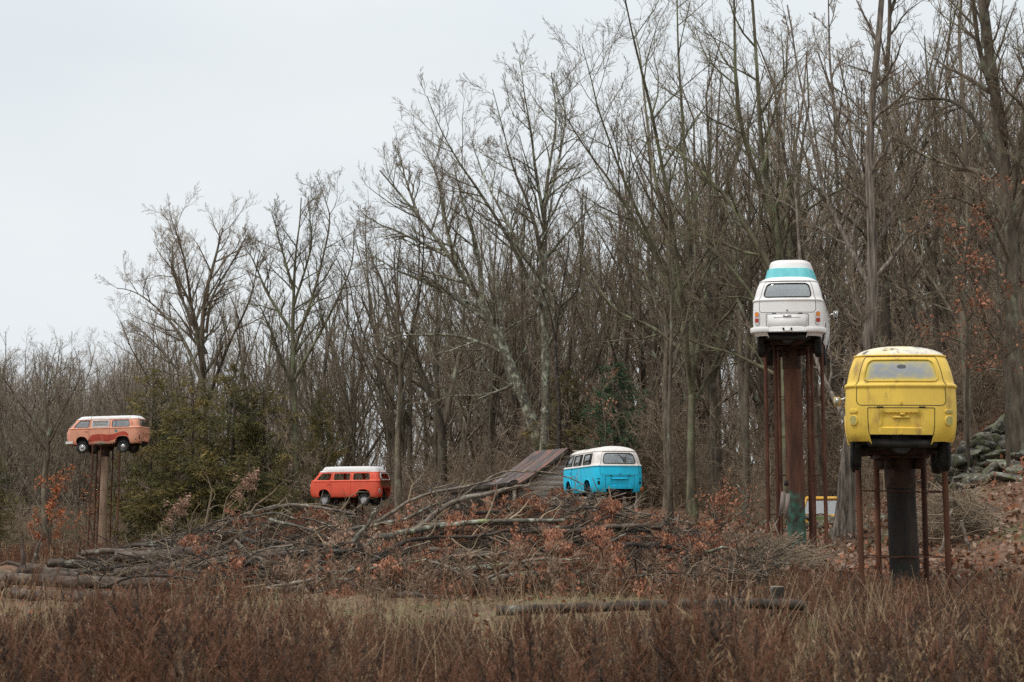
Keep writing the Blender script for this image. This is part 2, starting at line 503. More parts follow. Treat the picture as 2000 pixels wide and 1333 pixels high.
# ------------------------------------------------------------------ wood behind: slender trees
WOODH = 20.0
def slender_tree(seed, lean, fork, far=False):
    global rng
    rng = np.random.default_rng(seed)
    root = empty('slender_tree')
    n = 10
    z = np.linspace(0, WOODH * .93, n)
    x = np.cumsum(rng.normal(size=n) * .34) * (z / WOODH); y = np.cumsum(rng.normal(size=n) * .34) * (z / WOODH)
    tr = np.stack([x + lean * (z / WOODH) ** 1.6 * 3, y, z - .4], -1)
    rr = np.interp(z / WOODH, [0, .04, .3, .93], [.26, .18, .14, .025])
    tb = MB().tubes(tr, rr, 8)
    limbs, lr = [], []
    for q in range(fork):
        t = rng.uniform(.18, .5); i = int(t * n); sp_ = rng.uniform(.28, .62)
        a = rng.uniform(0, 2 * PI); L = WOODH * (.9 - t) * rng.uniform(.75, 1)
        s = np.linspace(0, 1, n)
        out = np.stack([tr[i, 0] + np.cos(a) * L * sp_ * s ** .85, tr[i, 1] + np.sin(a) * L * sp_ * s ** .85, tr[i, 2] + L * s ** 1.1], -1)
        out += np.cumsum(rng.normal(size=(n, 3)) * .16, 0) * s[:, None]
        limbs.append(out); lr.append(rr[i] * .62 * (1 - .85 * s))
    if limbs: tb.tubes(np.array(limbs), np.array(lr), 6)
    tb.build('trunk', M['bark'], root)
    P = np.concatenate([tr[None], np.array(limbs)]) if limbs else tr[None]
    Rr = np.concatenate([rr[None], np.array(lr)]) if limbs else rr[None]
    cb = MB()
    A, B = grow(P, Rr, 18 if not limbs else max(6, 20 // (len(limbs) + 1)), .3, .98, R(42), .38, 6, up=.3, rmin=.011, lcap=6.5, wig=.15, trop=.07, fall=.7)
    cb.tubes(A, B, 4, 0)
    A2, B2 = grow(A, B, 7, .12, .98, R(42), .46, 4, up=.12, rmin=.009, wig=.2)
    cb.tubes(A2, B2, 3, 0)
    A3, B3 = grow(A2, B2, 5, .12, .98, R(42), .5, 2, up=.1, rmin=.0075, wig=.25)
    cb.tubes(A3, B3, 3, 1)
    A4, B4 = grow(A3, B3, 3, .2, .98, R(40), .55, 1, up=.08, rmin=.006)
    cb.tubes(A4, B4, 3, 1)
    cb.build('crown', [M['bark'], M['twig']], root)
    return root

# skyline of the wood in the photograph: column -> row of the tree tops
SKY = np.array([(-200, 480), (0, 570), (100, 600), (170, 650), (200, 600), (300, 520), (420, 490), (500, 480), (600, 430), (700, 390), (760, 340),
                (850, 300), (920, 260), (1000, 220), (1060, 240), (1110, 200), (1200, 120), (1300, 50), (1450, -10), (1700, -60), (2000, -80), (2300, -80)], float)
FRONT = np.array([(-300, 125), (0, 122), (170, 118), (300, 100), (600, 92), (800, 84), (1000, 78), (1200, 64), (1400, 56), (1700, 50), (2000, 46), (2300, 44)], float)

protos = [slender_tree(100 + i, l, f) for i, (l, f) in enumerate([(0, 1), (.3, 2), (-.4, 3), (.2, 4), (-.25, 2), (.5, 0), (0, 5), (-.5, 3)])]
used = set()
rng = np.random.default_rng(11)
WOOD_GROUP = 'slender bare trees of the wood'
placed = 0
spots = []
for k in range(6000):
    if placed >= 190: break
    px = rng.uniform(-60, 2060)
    d0 = np.interp(px, FRONT[:, 0], FRONT[:, 1])
    d = d0 + 2 + 52 * rng.random() ** 1.25
    x = (px - 1000) / FPX * d
    if any((x - a) ** 2 + (d - b) ** 2 < 7 for a, b in spots): continue
    if 980 < px < 1300 and d < 72: continue
    spots.append((x, d))
    ytop = np.interp(px, SKY[:, 0], SKY[:, 1]) + rng.uniform(-15, 190)
    g = gz(x, d)
    h = at(px, ytop, d).z - g
    h = float(np.clip(h, 9, 27)) * rng.uniform(.92, 1.0)
    pi = int(rng.integers(len(protos)))
    o = protos[pi] if pi not in used else copy_tree(protos[pi])
    used.add(pi)
    sc = h / WOODH
    o.location = (x, d, g)
    sxy = sc * rng.uniform(.8, 1.1) * (1.0 if h > 14 else 1.1)
    o.scale = (sxy, sxy, sc)
    o.rotation_euler = (rng.normal() * .06, rng.normal() * .06, rng.uniform(0, 2 * PI))
    tag(o, 'slender bare tree with a grey trunk, one of many in the wood behind the vans', 'tree', WOOD_GROUP)
    placed += 1

# ------------------------------------------------------------------ far wood that reads as one mass
def far_wood():
    global rng
    rng = np.random.default_rng(21)
    kinds = []
    for q in range(7):
        mb = MB(); s = np.linspace(0, 1, 7)
        P = np.stack([np.cumsum(rng.normal(size=7) * .25), np.cumsum(rng.normal(size=7) * .25), -.5 + 18.5 * s], -1)[None]
        Rr = np.interp(s, [0, .1, 1], [.2, .15, .03])[None]
        mb.tubes(P, Rr, 5, 0)
        A, B = grow(P, Rr, 34, .05, .98, R(50), .3, 4, up=.3, rmin=.018, trop=.08); mb.tubes(A, B, 3, 0)
        A, B = grow(A, B, 7, .12, .98, R(42), .48, 2, up=.15, rmin=.013); mb.tubes(A, B, 3, 1)
        A, B = grow(A, B, 4, .15, .98, R(42), .5, 1, up=.1, rmin=.011); mb.tubes(A, B, 3, 1)
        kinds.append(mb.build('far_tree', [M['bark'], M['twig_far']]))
    n = 640
    px = np.concatenate([rng.uniform(-350, 2350, 320), rng.uniform(-350, 420, 320)])
    d = np.interp(px, FRONT[:, 0], FRONT[:, 1]) + rng.uniform(48, 150, n)
    x = (px - 1000) / FPX * d
    g = ground_z(x, d)
    yt = np.interp(px, SKY[:, 0], SKY[:, 1]) + np.where(px < 330, rng.uniform(15, 170, n), rng.uniform(140, 330, n))
    h = np.clip(np.array([at(a, b, c).z for a, b, c in zip(px, yt, d)]) - g, 8, 24) / 18
    rot = np.stack([rng.normal(size=n) * .03, rng.normal(size=n) * .03, rng.uniform(0, 2 * PI, n)], -1)
    # the bare trees across the road behind the viewpoint: they show in the rear windows
    m = 70
    bx = rng.uniform(-55, 55, m); by = rng.uniform(-62, -26, m)
    x = np.concatenate([x, bx]); d = np.concatenate([d, by]); g = np.concatenate([g, ground_z(bx, by)])
    h = np.concatenate([h, rng.uniform(.8, 1.2, m)]); n += m
    rot = np.vstack([rot, np.stack([rng.normal(size=m) * .04, rng.normal(size=m) * .04, rng.uniform(0, 2 * PI, m)], -1)])
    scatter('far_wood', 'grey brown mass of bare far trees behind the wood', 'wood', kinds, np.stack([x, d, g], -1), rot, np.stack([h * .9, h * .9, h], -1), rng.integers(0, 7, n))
far_wood()

# ------------------------------------------------------------------ the large trees one can tell apart
def hero_tree(name, label, d, base, limbs, mats=('bark', 'twig'), seed=1, k1=14, lcap=5.0, ks=(8, 5, 3), dead=False, spread=.35, twigr=.0075, up=.12):
    """limbs: list of (photo polyline, r0 px, r1 px); the first one is the trunk.  Built as real polylines at the tree's own distance."""
    global rng
    rng = np.random.default_rng(seed)
    bx = (base - 1000) / FPX * d
    org = Vector((bx, d, gz(bx, d)))
    root = empty(name, org)
    polys, rads = [], []
    lines = []
    for q, (pl, r0, r1) in enumerate(limbs):
        pts = [at(a, b, d) - org for a, b in pl]
        n = 12
        L = smooth_line(pts, n)
        if q == 0:
            L[0, 2] = min(L[0, 2], -.25); off = np.zeros(n)
        else:
            ln = np.linalg.norm(L[-1] - L[0])
            sgn = rng.choice([-1, 1])
            off = sgn * ln * rng.uniform(.15, spread + .15) * np.linspace(0, 1, n) ** .9
            # start the limb on the nearest earlier wood so that it is joined to it
            best = min(((np.hypot(*(l[i][[0, 2]] - L[0][[0, 2]])), l[i][1]) for l in lines for i in range(len(l))), key=lambda z: z[0])
            off = off + best[1]
        L[:, 1] += off
        L += np.cumsum(rng.normal(size=(n, 3)) * .035, 0) * np.linspace(0, 1, n)[:, None]
        lines.append(L)
        r = (r1 + (r0 - r1) * (1 - np.linspace(0, 1, n)) ** 1.25) * (.88 if q == 0 else .72) / pxm(d)
        if q == 0:
            r = r * np.interp(np.arange(n), [0, 1, 2], [1.5, 1.1, 1.0])
        polys.append(L); rads.append(r)
    tb = MB()
    # fine subdivision of the trunk so its outline is knobbly
    tf = smooth_line(polys[0], 34); rf = np.interp(np.linspace(0, 1, 34), np.linspace(0, 1, 12), rads[0])
    tb.tubes(tf, rf * (1 + rng.normal(size=34) * .04), 12)
    tb.build('trunk', M[mats[0]], root)
    for L, r in zip(polys[1:], rads[1:]):
        f = smooth_line(L, 24)
        b = MB().tubes(f, np.interp(np.linspace(0, 1, 24), np.linspace(0, 1, 12), r) * (1 + rng.normal(size=24) * .05), 8)
        b.build('limb', M[mats[0]], root)
    if dead: return root
    cb = MB()
    P = np.array(polys); Rr = np.array(rads)
    crown = MB()
    # trunk carries fewer shoots than limbs
    A1, B1 = grow(P[1:], Rr[1:], k1, .12, .99, R(44), .42, 5, up=up, rmin=.012, lcap=lcap, wig=.17)
    A0, B0 = grow(P[:1], Rr[:1], k1, .4, .99, R(48), .3, 5, up=up, rmin=.012, lcap=lcap, wig=.17)
    A, B = np.concatenate([A1, A0]), np.concatenate([B1, B0])
    crown.tubes(A, B, 4, 0)
    A, B = grow(A, B, ks[0], .08, .97, R(38), .46, 3, up=.2, rmin=.009, wig=.11, trop=.05)
    crown.tubes(A, B, 3, 0)
    A, B = grow(A, B, ks[1], .1, .97, R(36), .5, 2, up=.16, rmin=twigr, wig=.1)
    crown.tubes(A, B, 3, 1)
    A, B = grow(A, B, ks[2], .15, .97, R(36), .55, 1, up=.1, rmin=twigr * .85)
    crown.tubes(A, B, 3, 1)
    crown.build('crown', [M[mats[0]], M[mats[1]]], root)
    return root

def H(*a, **k):
    cat = 'tree'
    o = hero_tree(*a, **k)
    tag(o, a[1], cat, 'large bare trees at the edge of the wood')
    return o

H('oak_tree', 'bare oak with a wide crown leaning left above the dark cedars', 92, 405,
  [([(405, 1030), (400, 880), (396, 740), (400, 600), (425, 500), (440, 445)], 11, 1.5),
   ([(396, 750), (350, 660), (300, 600), (250, 560), (200, 545)], 6, 1),
   ([(396, 720), (370, 610), (330, 530), (285, 470)], 6, 1),
   ([(398, 740), (385, 610), (375, 510), (360, 445)], 6, 1),
   ([(402, 650), (420, 580), (470, 500), (490, 470)], 5, 1),
   ([(400, 800), (450, 690), (500, 600), (525, 510)], 6, 1),
   ([(399, 790), (330, 710), (270, 650), (220, 620)], 5, 1),
   ([(402, 690), (340, 560), (320, 480), (325, 445)], 5, 1)], seed=31, ks=(9, 6, 4))
H('forest_tree', 'tall bare tree with upright limbs between the cedars and the red van', 88, 577,
  [([(577, 1030), (577, 860), (570, 680), (574, 520), (582, 385)], 10, 1.2),
   ([(572, 690), (620, 570), (652, 450), (640, 385)], 5, 1),
   ([(571, 650), (520, 570), (490, 500), (470, 470)], 5, 1),
   ([(574, 570), (550, 480), (530, 420)], 4, 1),
   ([(576, 770), (530, 650), (500, 590)], 5, 1),
   ([(577, 740), (640, 640), (690, 540), (700, 470)], 5, 1),
   ([(573, 600), (610, 490), (610, 400)], 4, 1)], mats=('bark_green', 'twig'), seed=32, ks=(8, 6, 4))
H('leaning_tree', 'big tree leaning left with a broad crown behind the rusty barn roof', 72, 1062,
  [([(1066, 985), (1060, 900), (1030, 800), (985, 690), (945, 605), (900, 540), (850, 470), (790, 395), (735, 335)], 17, 1.5),
   ([(900, 540), (870, 440), (850, 340), (820, 270)], 7, 1),
   ([(945, 605), (930, 480), (900, 380), (880, 290)], 8, 1),
   ([(985, 690), (900, 655), (800, 650), (725, 665)], 6, 1),
   ([(960, 632), (860, 560), (765, 515), (690, 470)], 8, 1),
   ([(1010, 750), (950, 770), (880, 775), (830, 800)], 5, 1),
   ([(870, 500), (800, 460), (740, 430), (700, 400)], 5, 1),
   ([(1035, 810), (990, 720), (975, 600), (960, 480), (950, 400)], 8, 1),
   ([(820, 430), (790, 350), (770, 290)], 5, 1)], mats=('bark_lichen', 'twig'), seed=33, ks=(8, 6, 4), k1=14)
H('lichen_tree', 'straight tall tree spotted with pale lichen behind the barn', 70, 1062,
  [([(1060, 985), (1066, 800), (1064, 640), (1064, 500), (1066, 380), (1085, 250), (1075, 150)], 12, 1.2),
   ([(1062, 610), (1000, 490), (940, 400), (890, 330), (850, 240)], 7, 1),
   ([(1064, 530), (1040, 430), (1000, 330), (965, 200)], 7, 1),
   ([(1066, 450), (1045, 340), (1030, 250), (1010, 150)], 6, 1),
   ([(1066, 400), (1095, 300), (1110, 200), (1100, 130)], 5, 1),
   ([(1066, 690), (1100, 610), (1130, 540), (1128, 450)], 5, 1.5),
   ([(1063, 570), (990, 430), (950, 330), (930, 250)], 6, 1)], mats=('bark_lichen', 'twig'), seed=34, ks=(8, 6, 4), k1=14)
H('forked_tree', 'dark tree forking into a V between the red van and the barn', 80, 860,
  [([(862, 1010), (862, 840), (830, 745), (805, 680), (780, 600), (770, 500)], 11, 1.5),
   ([(862, 850), (885, 740), (900, 660), (905, 560), (895, 450)], 9, 1.5),
   ([(840, 770), (790, 730), (750, 690)], 4, 1)], seed=35, k1=13, ks=(6, 4, 3))
H('forest_tree', 'tall many limbed tree fanning open left of the white van', 58, 1350,
  [([(1352, 1020), (1350, 860), (1352, 720), (1350, 520), (1340, 300), (1330, 100), (1325, -30)], 10, 1.5),
   ([(1350, 770), (1310, 520), (1260, 300), (1210, 150), (1175, 60)], 8, 1),
   ([(1350, 720), (1320, 480), (1290, 250), (1275, 20), (1272, -60)], 8, 1),
   ([(1348, 700), (1285, 640), (1205, 590), (1150, 500), (1125, 410)], 6, 1),
   ([(1352, 740), (1390, 560), (1405, 400), (1420, 200), (1430, 20)], 7, 1),
   ([(1345, 640), (1270, 480), (1200, 380), (1130, 290), (1085, 220)], 7, 1),
   ([(1352, 800), (1420, 660), (1450, 560), (1470, 480)], 5, 1),
   ([(1330, 560), (1240, 400), (1170, 250), (1130, 130)], 6, 1)], mats=('bark_green', 'twig'), seed=36, k1=13)
H('forest_tree', 'thick mossy tree with splayed limbs rising behind the white van', 52, 1535,
  [([(1537, 1030), (1535, 800), (1527, 600), (1520, 480), (1490, 330), (1475, 150), (1460, -80)], 14, 3),
   ([(1524, 560), (1480, 470), (1440, 400), (1390, 335), (1320, 270), (1270, 250)], 10, 1.5),
   ([(1527, 620), (1560, 480), (1560, 320), (1580, 150), (1600, -50)], 9, 2),
   ([(1530, 680), (1450, 560), (1390, 500), (1320, 470)], 7, 1),
   ([(1510, 430), (1440, 280), (1410, 130), (1400, -40)], 8, 2),
   ([(1532, 740), (1440, 690), (1340, 650), (1250, 570)], 6, 1)], mats=('bark_green', 'twig'), seed=37, k1=12)
H('shaggy_tree', 'thick tree with shaggy peeling grey bark between the white and yellow vans', 40, 1650,
  [([(1648, 1062), (1655, 930), (1672, 790), (1698, 650), (1702, 480), (1692, 330), (1700, 150), (1718, -80)], 21, 6),
   ([(1700, 560), (1660, 450), (1620, 330), (1590, 150), (1560, -60)], 9, 2),
   ([(1665, 840), (1625, 720), (1600, 560), (1600, 300), (1575, 80)], 9, 2),
   ([(1700, 500), (1750, 420), (1770, 300), (1750, 150)], 6, 1.5),
   ([(1694, 360), (1650, 250), (1640, 100), (1650, -60)], 7, 2),
   ([(1690, 690), (1640, 610), (1590, 560), (1530, 540)], 5, 1)], mats=('bark_shaggy', 'twig'), seed=38, k1=11, lcap=2.6)
H('oak_tree', 'huge pale trunked oak with limbs reaching left above the yellow van', 42, 1985,
  [([(1990, 1000), (1984, 800), (1978, 600), (1974, 430), (1962, 280), (1942, 130), (1922, -20), (1900, -150)], 19, 10),
   ([(1976, 440), (1944, 341), (1868, 310), (1815, 283), (1736, 222), (1673, 210)], 9, 1.5),
   ([(1968, 340), (1920, 205), (1878, 163), (1815, 147), (1752, 100)], 8, 1.5),
   ([(1974, 400), (1985, 240), (1985, 100), (2000, -80)], 11, 5),
   ([(1955, 230), (1905, 110), (1880, 0), (1860, -80)], 9, 4),
   ([(1976, 470), (2010, 330), (2040, 180), (2060, 0)], 9, 4),
   ([(1977, 520), (1925, 440), (1860, 400), (1780, 400), (1700, 420)], 7, 1),
   ([(1978, 560), (1930, 520), (1870, 540), (1820, 590)], 5, 1)], mats=('bark', 'twig'), seed=39, k1=12, lcap=2.8)
H('forest_tree', 'dark straight tree rising behind the yellow van', 52, 1730,
  [([(1738, 960), (1736, 760), (1730, 520), (1728, 300), (1735, 100), (1740, -60)], 11, 4),
   ([(1730, 480), (1770, 350), (1800, 200), (1830, 20)], 6, 1.5),
   ([(1732, 560), (1690, 430), (1660, 300), (1650, 180)], 5, 1.5),
   ([(1730, 400), (1760, 280), (1765, 130)], 5, 1.5)], seed=40, k1=12)
H('forest_tree', 'slim dark tree with crooked limbs at the right of the yellow van', 47, 1880,
  [([(1893, 880), (1888, 760), (1880, 600), (1890, 420), (1880, 250), (1870, 60), (1880, -60)], 9, 3),
   ([(1884, 650), (1840, 540), (1800, 430), (1790, 280)], 5, 1.5),
   ([(1886, 500), (1920, 380), (1930, 240)], 4, 1.5)], seed=41, k1=12)
H('dead_tree', 'dead snag with bare broken limbs against the lichen spotted tree', 66, 1085,
  [([(1090, 960), (1092, 800), (1085, 660), (1100, 560), (1110, 460)], 5, 1.5),
   ([(1086, 670), (1070, 600), (1050, 560)], 3, 1),
   ([(1095, 600), (1130, 560), (1135, 470)], 3, 1)], mats=('darkwood', 'twig'), seed=42, dead=True)
for q, (px, d, top, lb) in enumerate([(780, 74, 470, 'straight brown trunk just right of the red van'), (1310, 52, 330, 'slim straight trunk right of the blue van'),
                                      (90, 84, 720, 'bare tree with twisted limbs at the left of the orange van post'), (1460, 54, 200, 'straight dark tree left of the white van posts'),
                                      (1920, 52, -40, 'dark mossy trunk on the rocky bank behind the stones'), (1845, 55, 0, 'thin dark trunk above the heap of stones'),
                                      (1395, 60, 150, 'twin stemmed tree behind the russet end of the brush heap')]):
    b = at(px, 1000, d)
    H('forest_tree', lb, d, px, [([(px, 1040), (px - 3, 1040 + .3 * (top - 1040)), (px + 4, 1040 + .55 * (top - 1040)), (px, 1040 + .8 * (top - 1040)), (px + 6, top)], 9 if q != 1 else 6, 1.5),
      ([(px + 3, max(720, top + 140)), (px + 40, max(600, top + 60)), (px + 55, max(470, top + 20)), (px + 50, max(top - 20, 250))], 4, 1),
      ([(px, max(650, top + 130)), (px - 40, max(540, top + 70)), (px - 60, max(440, top + 30)), (px - 70, max(top, 330))], 4, 1)], mats=('bark', 'twig'), seed=50 + q, k1=9, ks=(6, 4, 3))

# ------------------------------------------------------------------ cedars and pines
EVER = {}
def evergreen(name, label, px, d, h, wd, mat='needle', seed=1, k=(92, 11, 9), ang=R(72), group='evergreens at the edge of the wood', sr=.042, low=.02):
    global rng
    x = (px - 1000) / FPX * d
    key = (mat, seed % 3)
    if key in EVER:
        src, h0, w0 = EVER[key]
        root = copy_tree(src)
        root.name = name
        root.location = (x, d, gz(x, d)); root.rotation_euler = (0, 0, seed * 1.7); root.scale = (wd / w0, wd / w0, h / h0)
        return tag(root, label, 'tree', group)
    rng = np.random.default_rng(seed)
    root = empty(name, (x, d, gz(x, d)))
    EVER[key] = (root, h, wd)
    z = np.linspace(-.3, h, 8)
    tr = np.stack([np.cumsum(rng.normal(size=8) * .05), np.cumsum(rng.normal(size=8) * .05), z], -1)
    rr = np.linspace(.16, .02, 8) * h / 9
    MB().tubes(tr, rr, 7).build('trunk', M['bark'], root)
    cb = MB()
    n1 = k[0]
    t = low + (.97 - low) * (np.arange(n1) + rng.random(n1)) / n1
    az = rng.uniform(0, 2 * PI, n1)
    prof = np.interp(t, [0, .12, .35, .7, 1], [.75, 1, .98, .72, .22]) * wd * rng.uniform(.6, 1.2, n1)
    zz = t * h
    s = np.linspace(0, 1, 5)
    A = np.stack([np.interp(zz, z, tr[:, 0])[:, None] + np.cos(az)[:, None] * prof[:, None] * s, np.interp(zz, z, tr[:, 1])[:, None] + np.sin(az)[:, None] * prof[:, None] * s,
                  zz[:, None] + prof[:, None] * (.42 * s - .2 * s ** 2)], -1)
    A += np.cumsum(rng.normal(size=A.shape) * .05, 1)
    B = np.broadcast_to(.03 * (1 - .8 * s), (n1, 5))
    cb.tubes(A, B, 4, 0)
    A2, B2 = grow(A, B, k[1], .15, 1.0, R(50), .42, 3, up=.0, rmin=.012, trop=-.03)
    cb.tubes(A2, B2, 3, 0)
    A3, B3 = grow(A2, B2, k[2], .05, 1.0, R(45), .5, 2, up=-.05, rmin=.012, trop=-.12)
    ln = np.clip(np.linalg.norm(A3[:, -1] - A3[:, 0], axis=1), .15, .6)
    B3 = np.stack([np.full(len(A3), .5), np.full(len(A3), .9), np.full(len(A3), .1)], 1) * sr * (ln / .35)[:, None]
    cb.tubes(A3, B3, 3, 1)
    cb.build('crown', [M['bark'], M[mat]], root)
    return tag(root, label, 'tree', group)

evergreen('cedar_tree', 'olive brown cedar with feathery boughs just right of the orange van', 300, 86, 11.53, 2.99, seed=61)
evergreen('cedar_tree', 'second dark cedar from the orange van, broad and shaggy', 385, 85, 10.66, 3.33, seed=62)
evergreen('cedar_tree', 'tallest cedar in the middle of the dark evergreen clump', 450, 87, 11.53, 2.99, seed=63)
evergreen('cedar_tree', 'cedar at the end of the clump next to the red van', 520, 88, 10.17, 3.10, seed=64)
evergreen('cedar_tree', 'low cedar in front of the clump reaching down to the brush heap', 345, 82, 6.45, 3.33, seed=65)
evergreen('cedar_tree', 'low dark cedar behind the pale curled leaves of the brush heap', 480, 83, 5.70, 3.22, seed=66)
evergreen('cedar_tree', 'small dark green cedar cut by the photo edge at far left', -15, 84, 6.70, 2.30, seed=67)
evergreen('cedar_tree', 'thin dark cedar standing behind the red van', 625, 90, 9.92, 1.84, seed=68, k=(92, 11, 9))
evergreen('pine_tree', 'bright green soft pine above the blue van', 1195, 68, 7.44, 1.95, 'needle_green', seed=69)
evergreen('cedar_tree', 'olive cedar beside the lichen spotted tree above the barn roof', 1110, 71, 7.4, 2.3, seed=70, k=(50, 8, 7))

# ------------------------------------------------------------------ saplings that kept their leaves
def leafy_sapling(name, label, px, d, h, wd, nleaf, seed, mat='leaf_orange', z0=.25, size=.13):
    global rng
    rng = np.random.default_rng(seed)
    x = (px - 1000) / FPX * d
    root = empty(name, (x, d, gz(x, d)))
    z = np.linspace(-.2, h, 8)
    tr = np.stack([np.cumsum(rng.normal(size=8) * .08), np.cumsum(rng.normal(size=8) * .08), z], -1)
    tb = MB(); tb.tubes(tr, np.linspace(.07, .012, 8), 6)
    A, B = grow(tr[None], np.linspace(.07, .012, 8)[None], 16, z0, .98, R(65), wd / h, 5, up=.15, rmin=.012, fall=.3)
    tb.tubes(A, B, 4)
    A2, B2 = grow(A, B, 6, .2, 1, R(45), .45, 3, rmin=.008)
    tb.tubes(A2, B2, 3)
    tb.build('stem', M['bark'], root)
    lb = MB()
    pts = A2[:, 1:].reshape(-1, 3)
    pick = A2[rng.random(len(A2)) < .55][:, 1:].reshape(-1, 3)
    leaf_faces(lb, pick, size, per=max(1, nleaf // max(len(pick), 1)), droop=.5)
    lb.build('leaves', M[mat], root)
    return tag(root, label, 'tree', 'saplings holding dry leaves')
leafy_sapling('oak_sapling', 'young oak with bright orange leaves left of the orange van post', 105, 78, 4.4, 2.0, 1100, 71)
leafy_sapling('oak_sapling', 'thin sapling with a few orange leaves against the orange van post', 190, 83, 4.6, 1.3, 350, 72)
leafy_sapling('oak_sapling', 'leafy sapling with rust red leaves at the right of the yellow van', 1890, 42, 8.0, 2.3, 700, 73, 'leaf_rust', .35, .1)
leafy_sapling('oak_sapling', 'leafy sapling with rust leaves beside the huge oak trunk', 1965, 40, 8.6, 2.0, 600, 74, 'leaf_rust', .35, .1)
leafy_sapling('oak_sapling', 'low bush of russet leaves right of the blue van', 1390, 46, 1.0, 1.3, 700, 75, 'leaf_rust', .1, .1)
leafy_sapling('oak_sapling', 'thin sapling with scattered brown leaves behind the blue van', 1170, 62, 7.0, 1.5, 250, 76, 'leaf_rust', .3, .11)

# ------------------------------------------------------------------ tangled brush under the trees
def undergrowth():
    global rng
    rng = np.random.default_rng(81)
    kinds = []
    for q in range(12):
        mb = MB(); m = int(rng.integers(2, 5)); s = np.linspace(0, 1, 6)
        ld = rng.normal(size=(m, 2)) * .3; hh = rng.uniform(2.0, 3.2, m)
        P = np.stack([ld[:, :1] * hh[:, None] * s ** 1.4, ld[:, 1:] * hh[:, None] * s ** 1.4, -.1 + hh[:, None] * s], -1)
        P[:, 1:] += np.cumsum(rng.normal(size=(m, 5, 3)) * .08, 1)
        Rr = (.01 + .004 * hh)[:, None] * (1 - .75 * s)
        mb.tubes(P, Rr, 4, int(q % 2))
        A, B = grow(P, Rr, 12, .12, .99, R(50), .45, 4, up=.1, rmin=.007, wig=.22); mb.tubes(A, B, 3, 0)
        A, B = grow(A, B, 6, .15, .99, R(45), .5, 2, up=.05, rmin=.006, wig=.25); mb.tubes(A, B, 3, [0, 0, 2][q % 3])
        A, B = grow(A, B, 3, .15, .99, R(45), .5, 1, up=.05, rmin=.005); mb.tubes(A, B, 3, [0, 0, 2][q % 3])
        kinds.append(mb.build('brush_stem', [M['twig'], M['bark'], M['twig_red']]))
    n = 900
    px = rng.uniform(-60, 2060, n)
    d = np.interp(px, FRONT[:, 0], FRONT[:, 1]) * rng.uniform(.88, 1.12, n) + rng.uniform(-5, 42, n) * rng.random(n)
    x = (px - 1000) / FPX * d
    h = (rng.gamma(3.0, .8, n) + .6) / 3
    k = ~((px > 960) & (px < 1310) & (d < 66)) & ~((px > 1830) & (d < 47.5)) & ~((px > 1530) & (px < 1690) & (d < 57)) & ~((px > 1240) & (px < 1560) & (d < 66) & (rng.random(n) < .75))
    px, d, x, h = px[k], d[k], x[k], h[k]; n = len(x)
    rot = np.stack([rng.normal(size=n) * .08, rng.normal(size=n) * .08, rng.uniform(0, 2 * PI, n)], -1)
    scatter('undergrowth', 'tangled bare brush and saplings under the trees', 'undergrowth', kinds, np.stack([x, d, ground_z(x, d)], -1), rot, np.stack([h, h, h], -1), rng.integers(0, 12, n))
undergrowth()
# ------------------------------------------------------------------ camper vans
HW0, YR0, YF0, RC, RF = .86, -2.2, 2.2, .30, .38
hr, arr, sl, arf, hf = HW0 - RC, RC * PI / 2, (YF0 - RF) - (YR0 + RC), RF * PI / 2, HW0 - RF
S1, S2, S3, S4, S5 = hr, hr + arr, hr + arr + sl, hr + arr + sl + arf, hr + arr + sl + arf + hf
ZB, ZT = .32, 1.70
def HWz(z): return np.interp(z, [.32, .36, .45, .6, .85, 1.1, 1.165, 1.18, 1.195, 1.215, 1.235, 1.25, 1.45, 1.6, 1.66, 1.70],
                             [.79, .815, .84, .855, .86, .852, .848, .862, .870, .868, .852, .83, .79, .745, .72, .695])
def YRz(z): return np.interp(z, [.32, .42, .6, .85, 1.1, 1.165, 1.195, 1.215, 1.25, 1.45, 1.6, 1.70], [-2.12, -2.17, -2.195, -2.2, -2.185, -2.18, -2.197, -2.195, -2.16, -2.115, -2.06, -2.0])
def YFz(z): return np.interp(z, [.32, .45, .7, 1.0, 1.165, 1.195, 1.25, 1.4, 1.6, 1.7], [2.06, 2.15, 2.2, 2.18, 2.14, 2.15, 2.08, 1.97, 1.8, 1.7])
def sm(x):
    x = np.clip(x, 0, 1); return x * x * (3 - 2 * x)
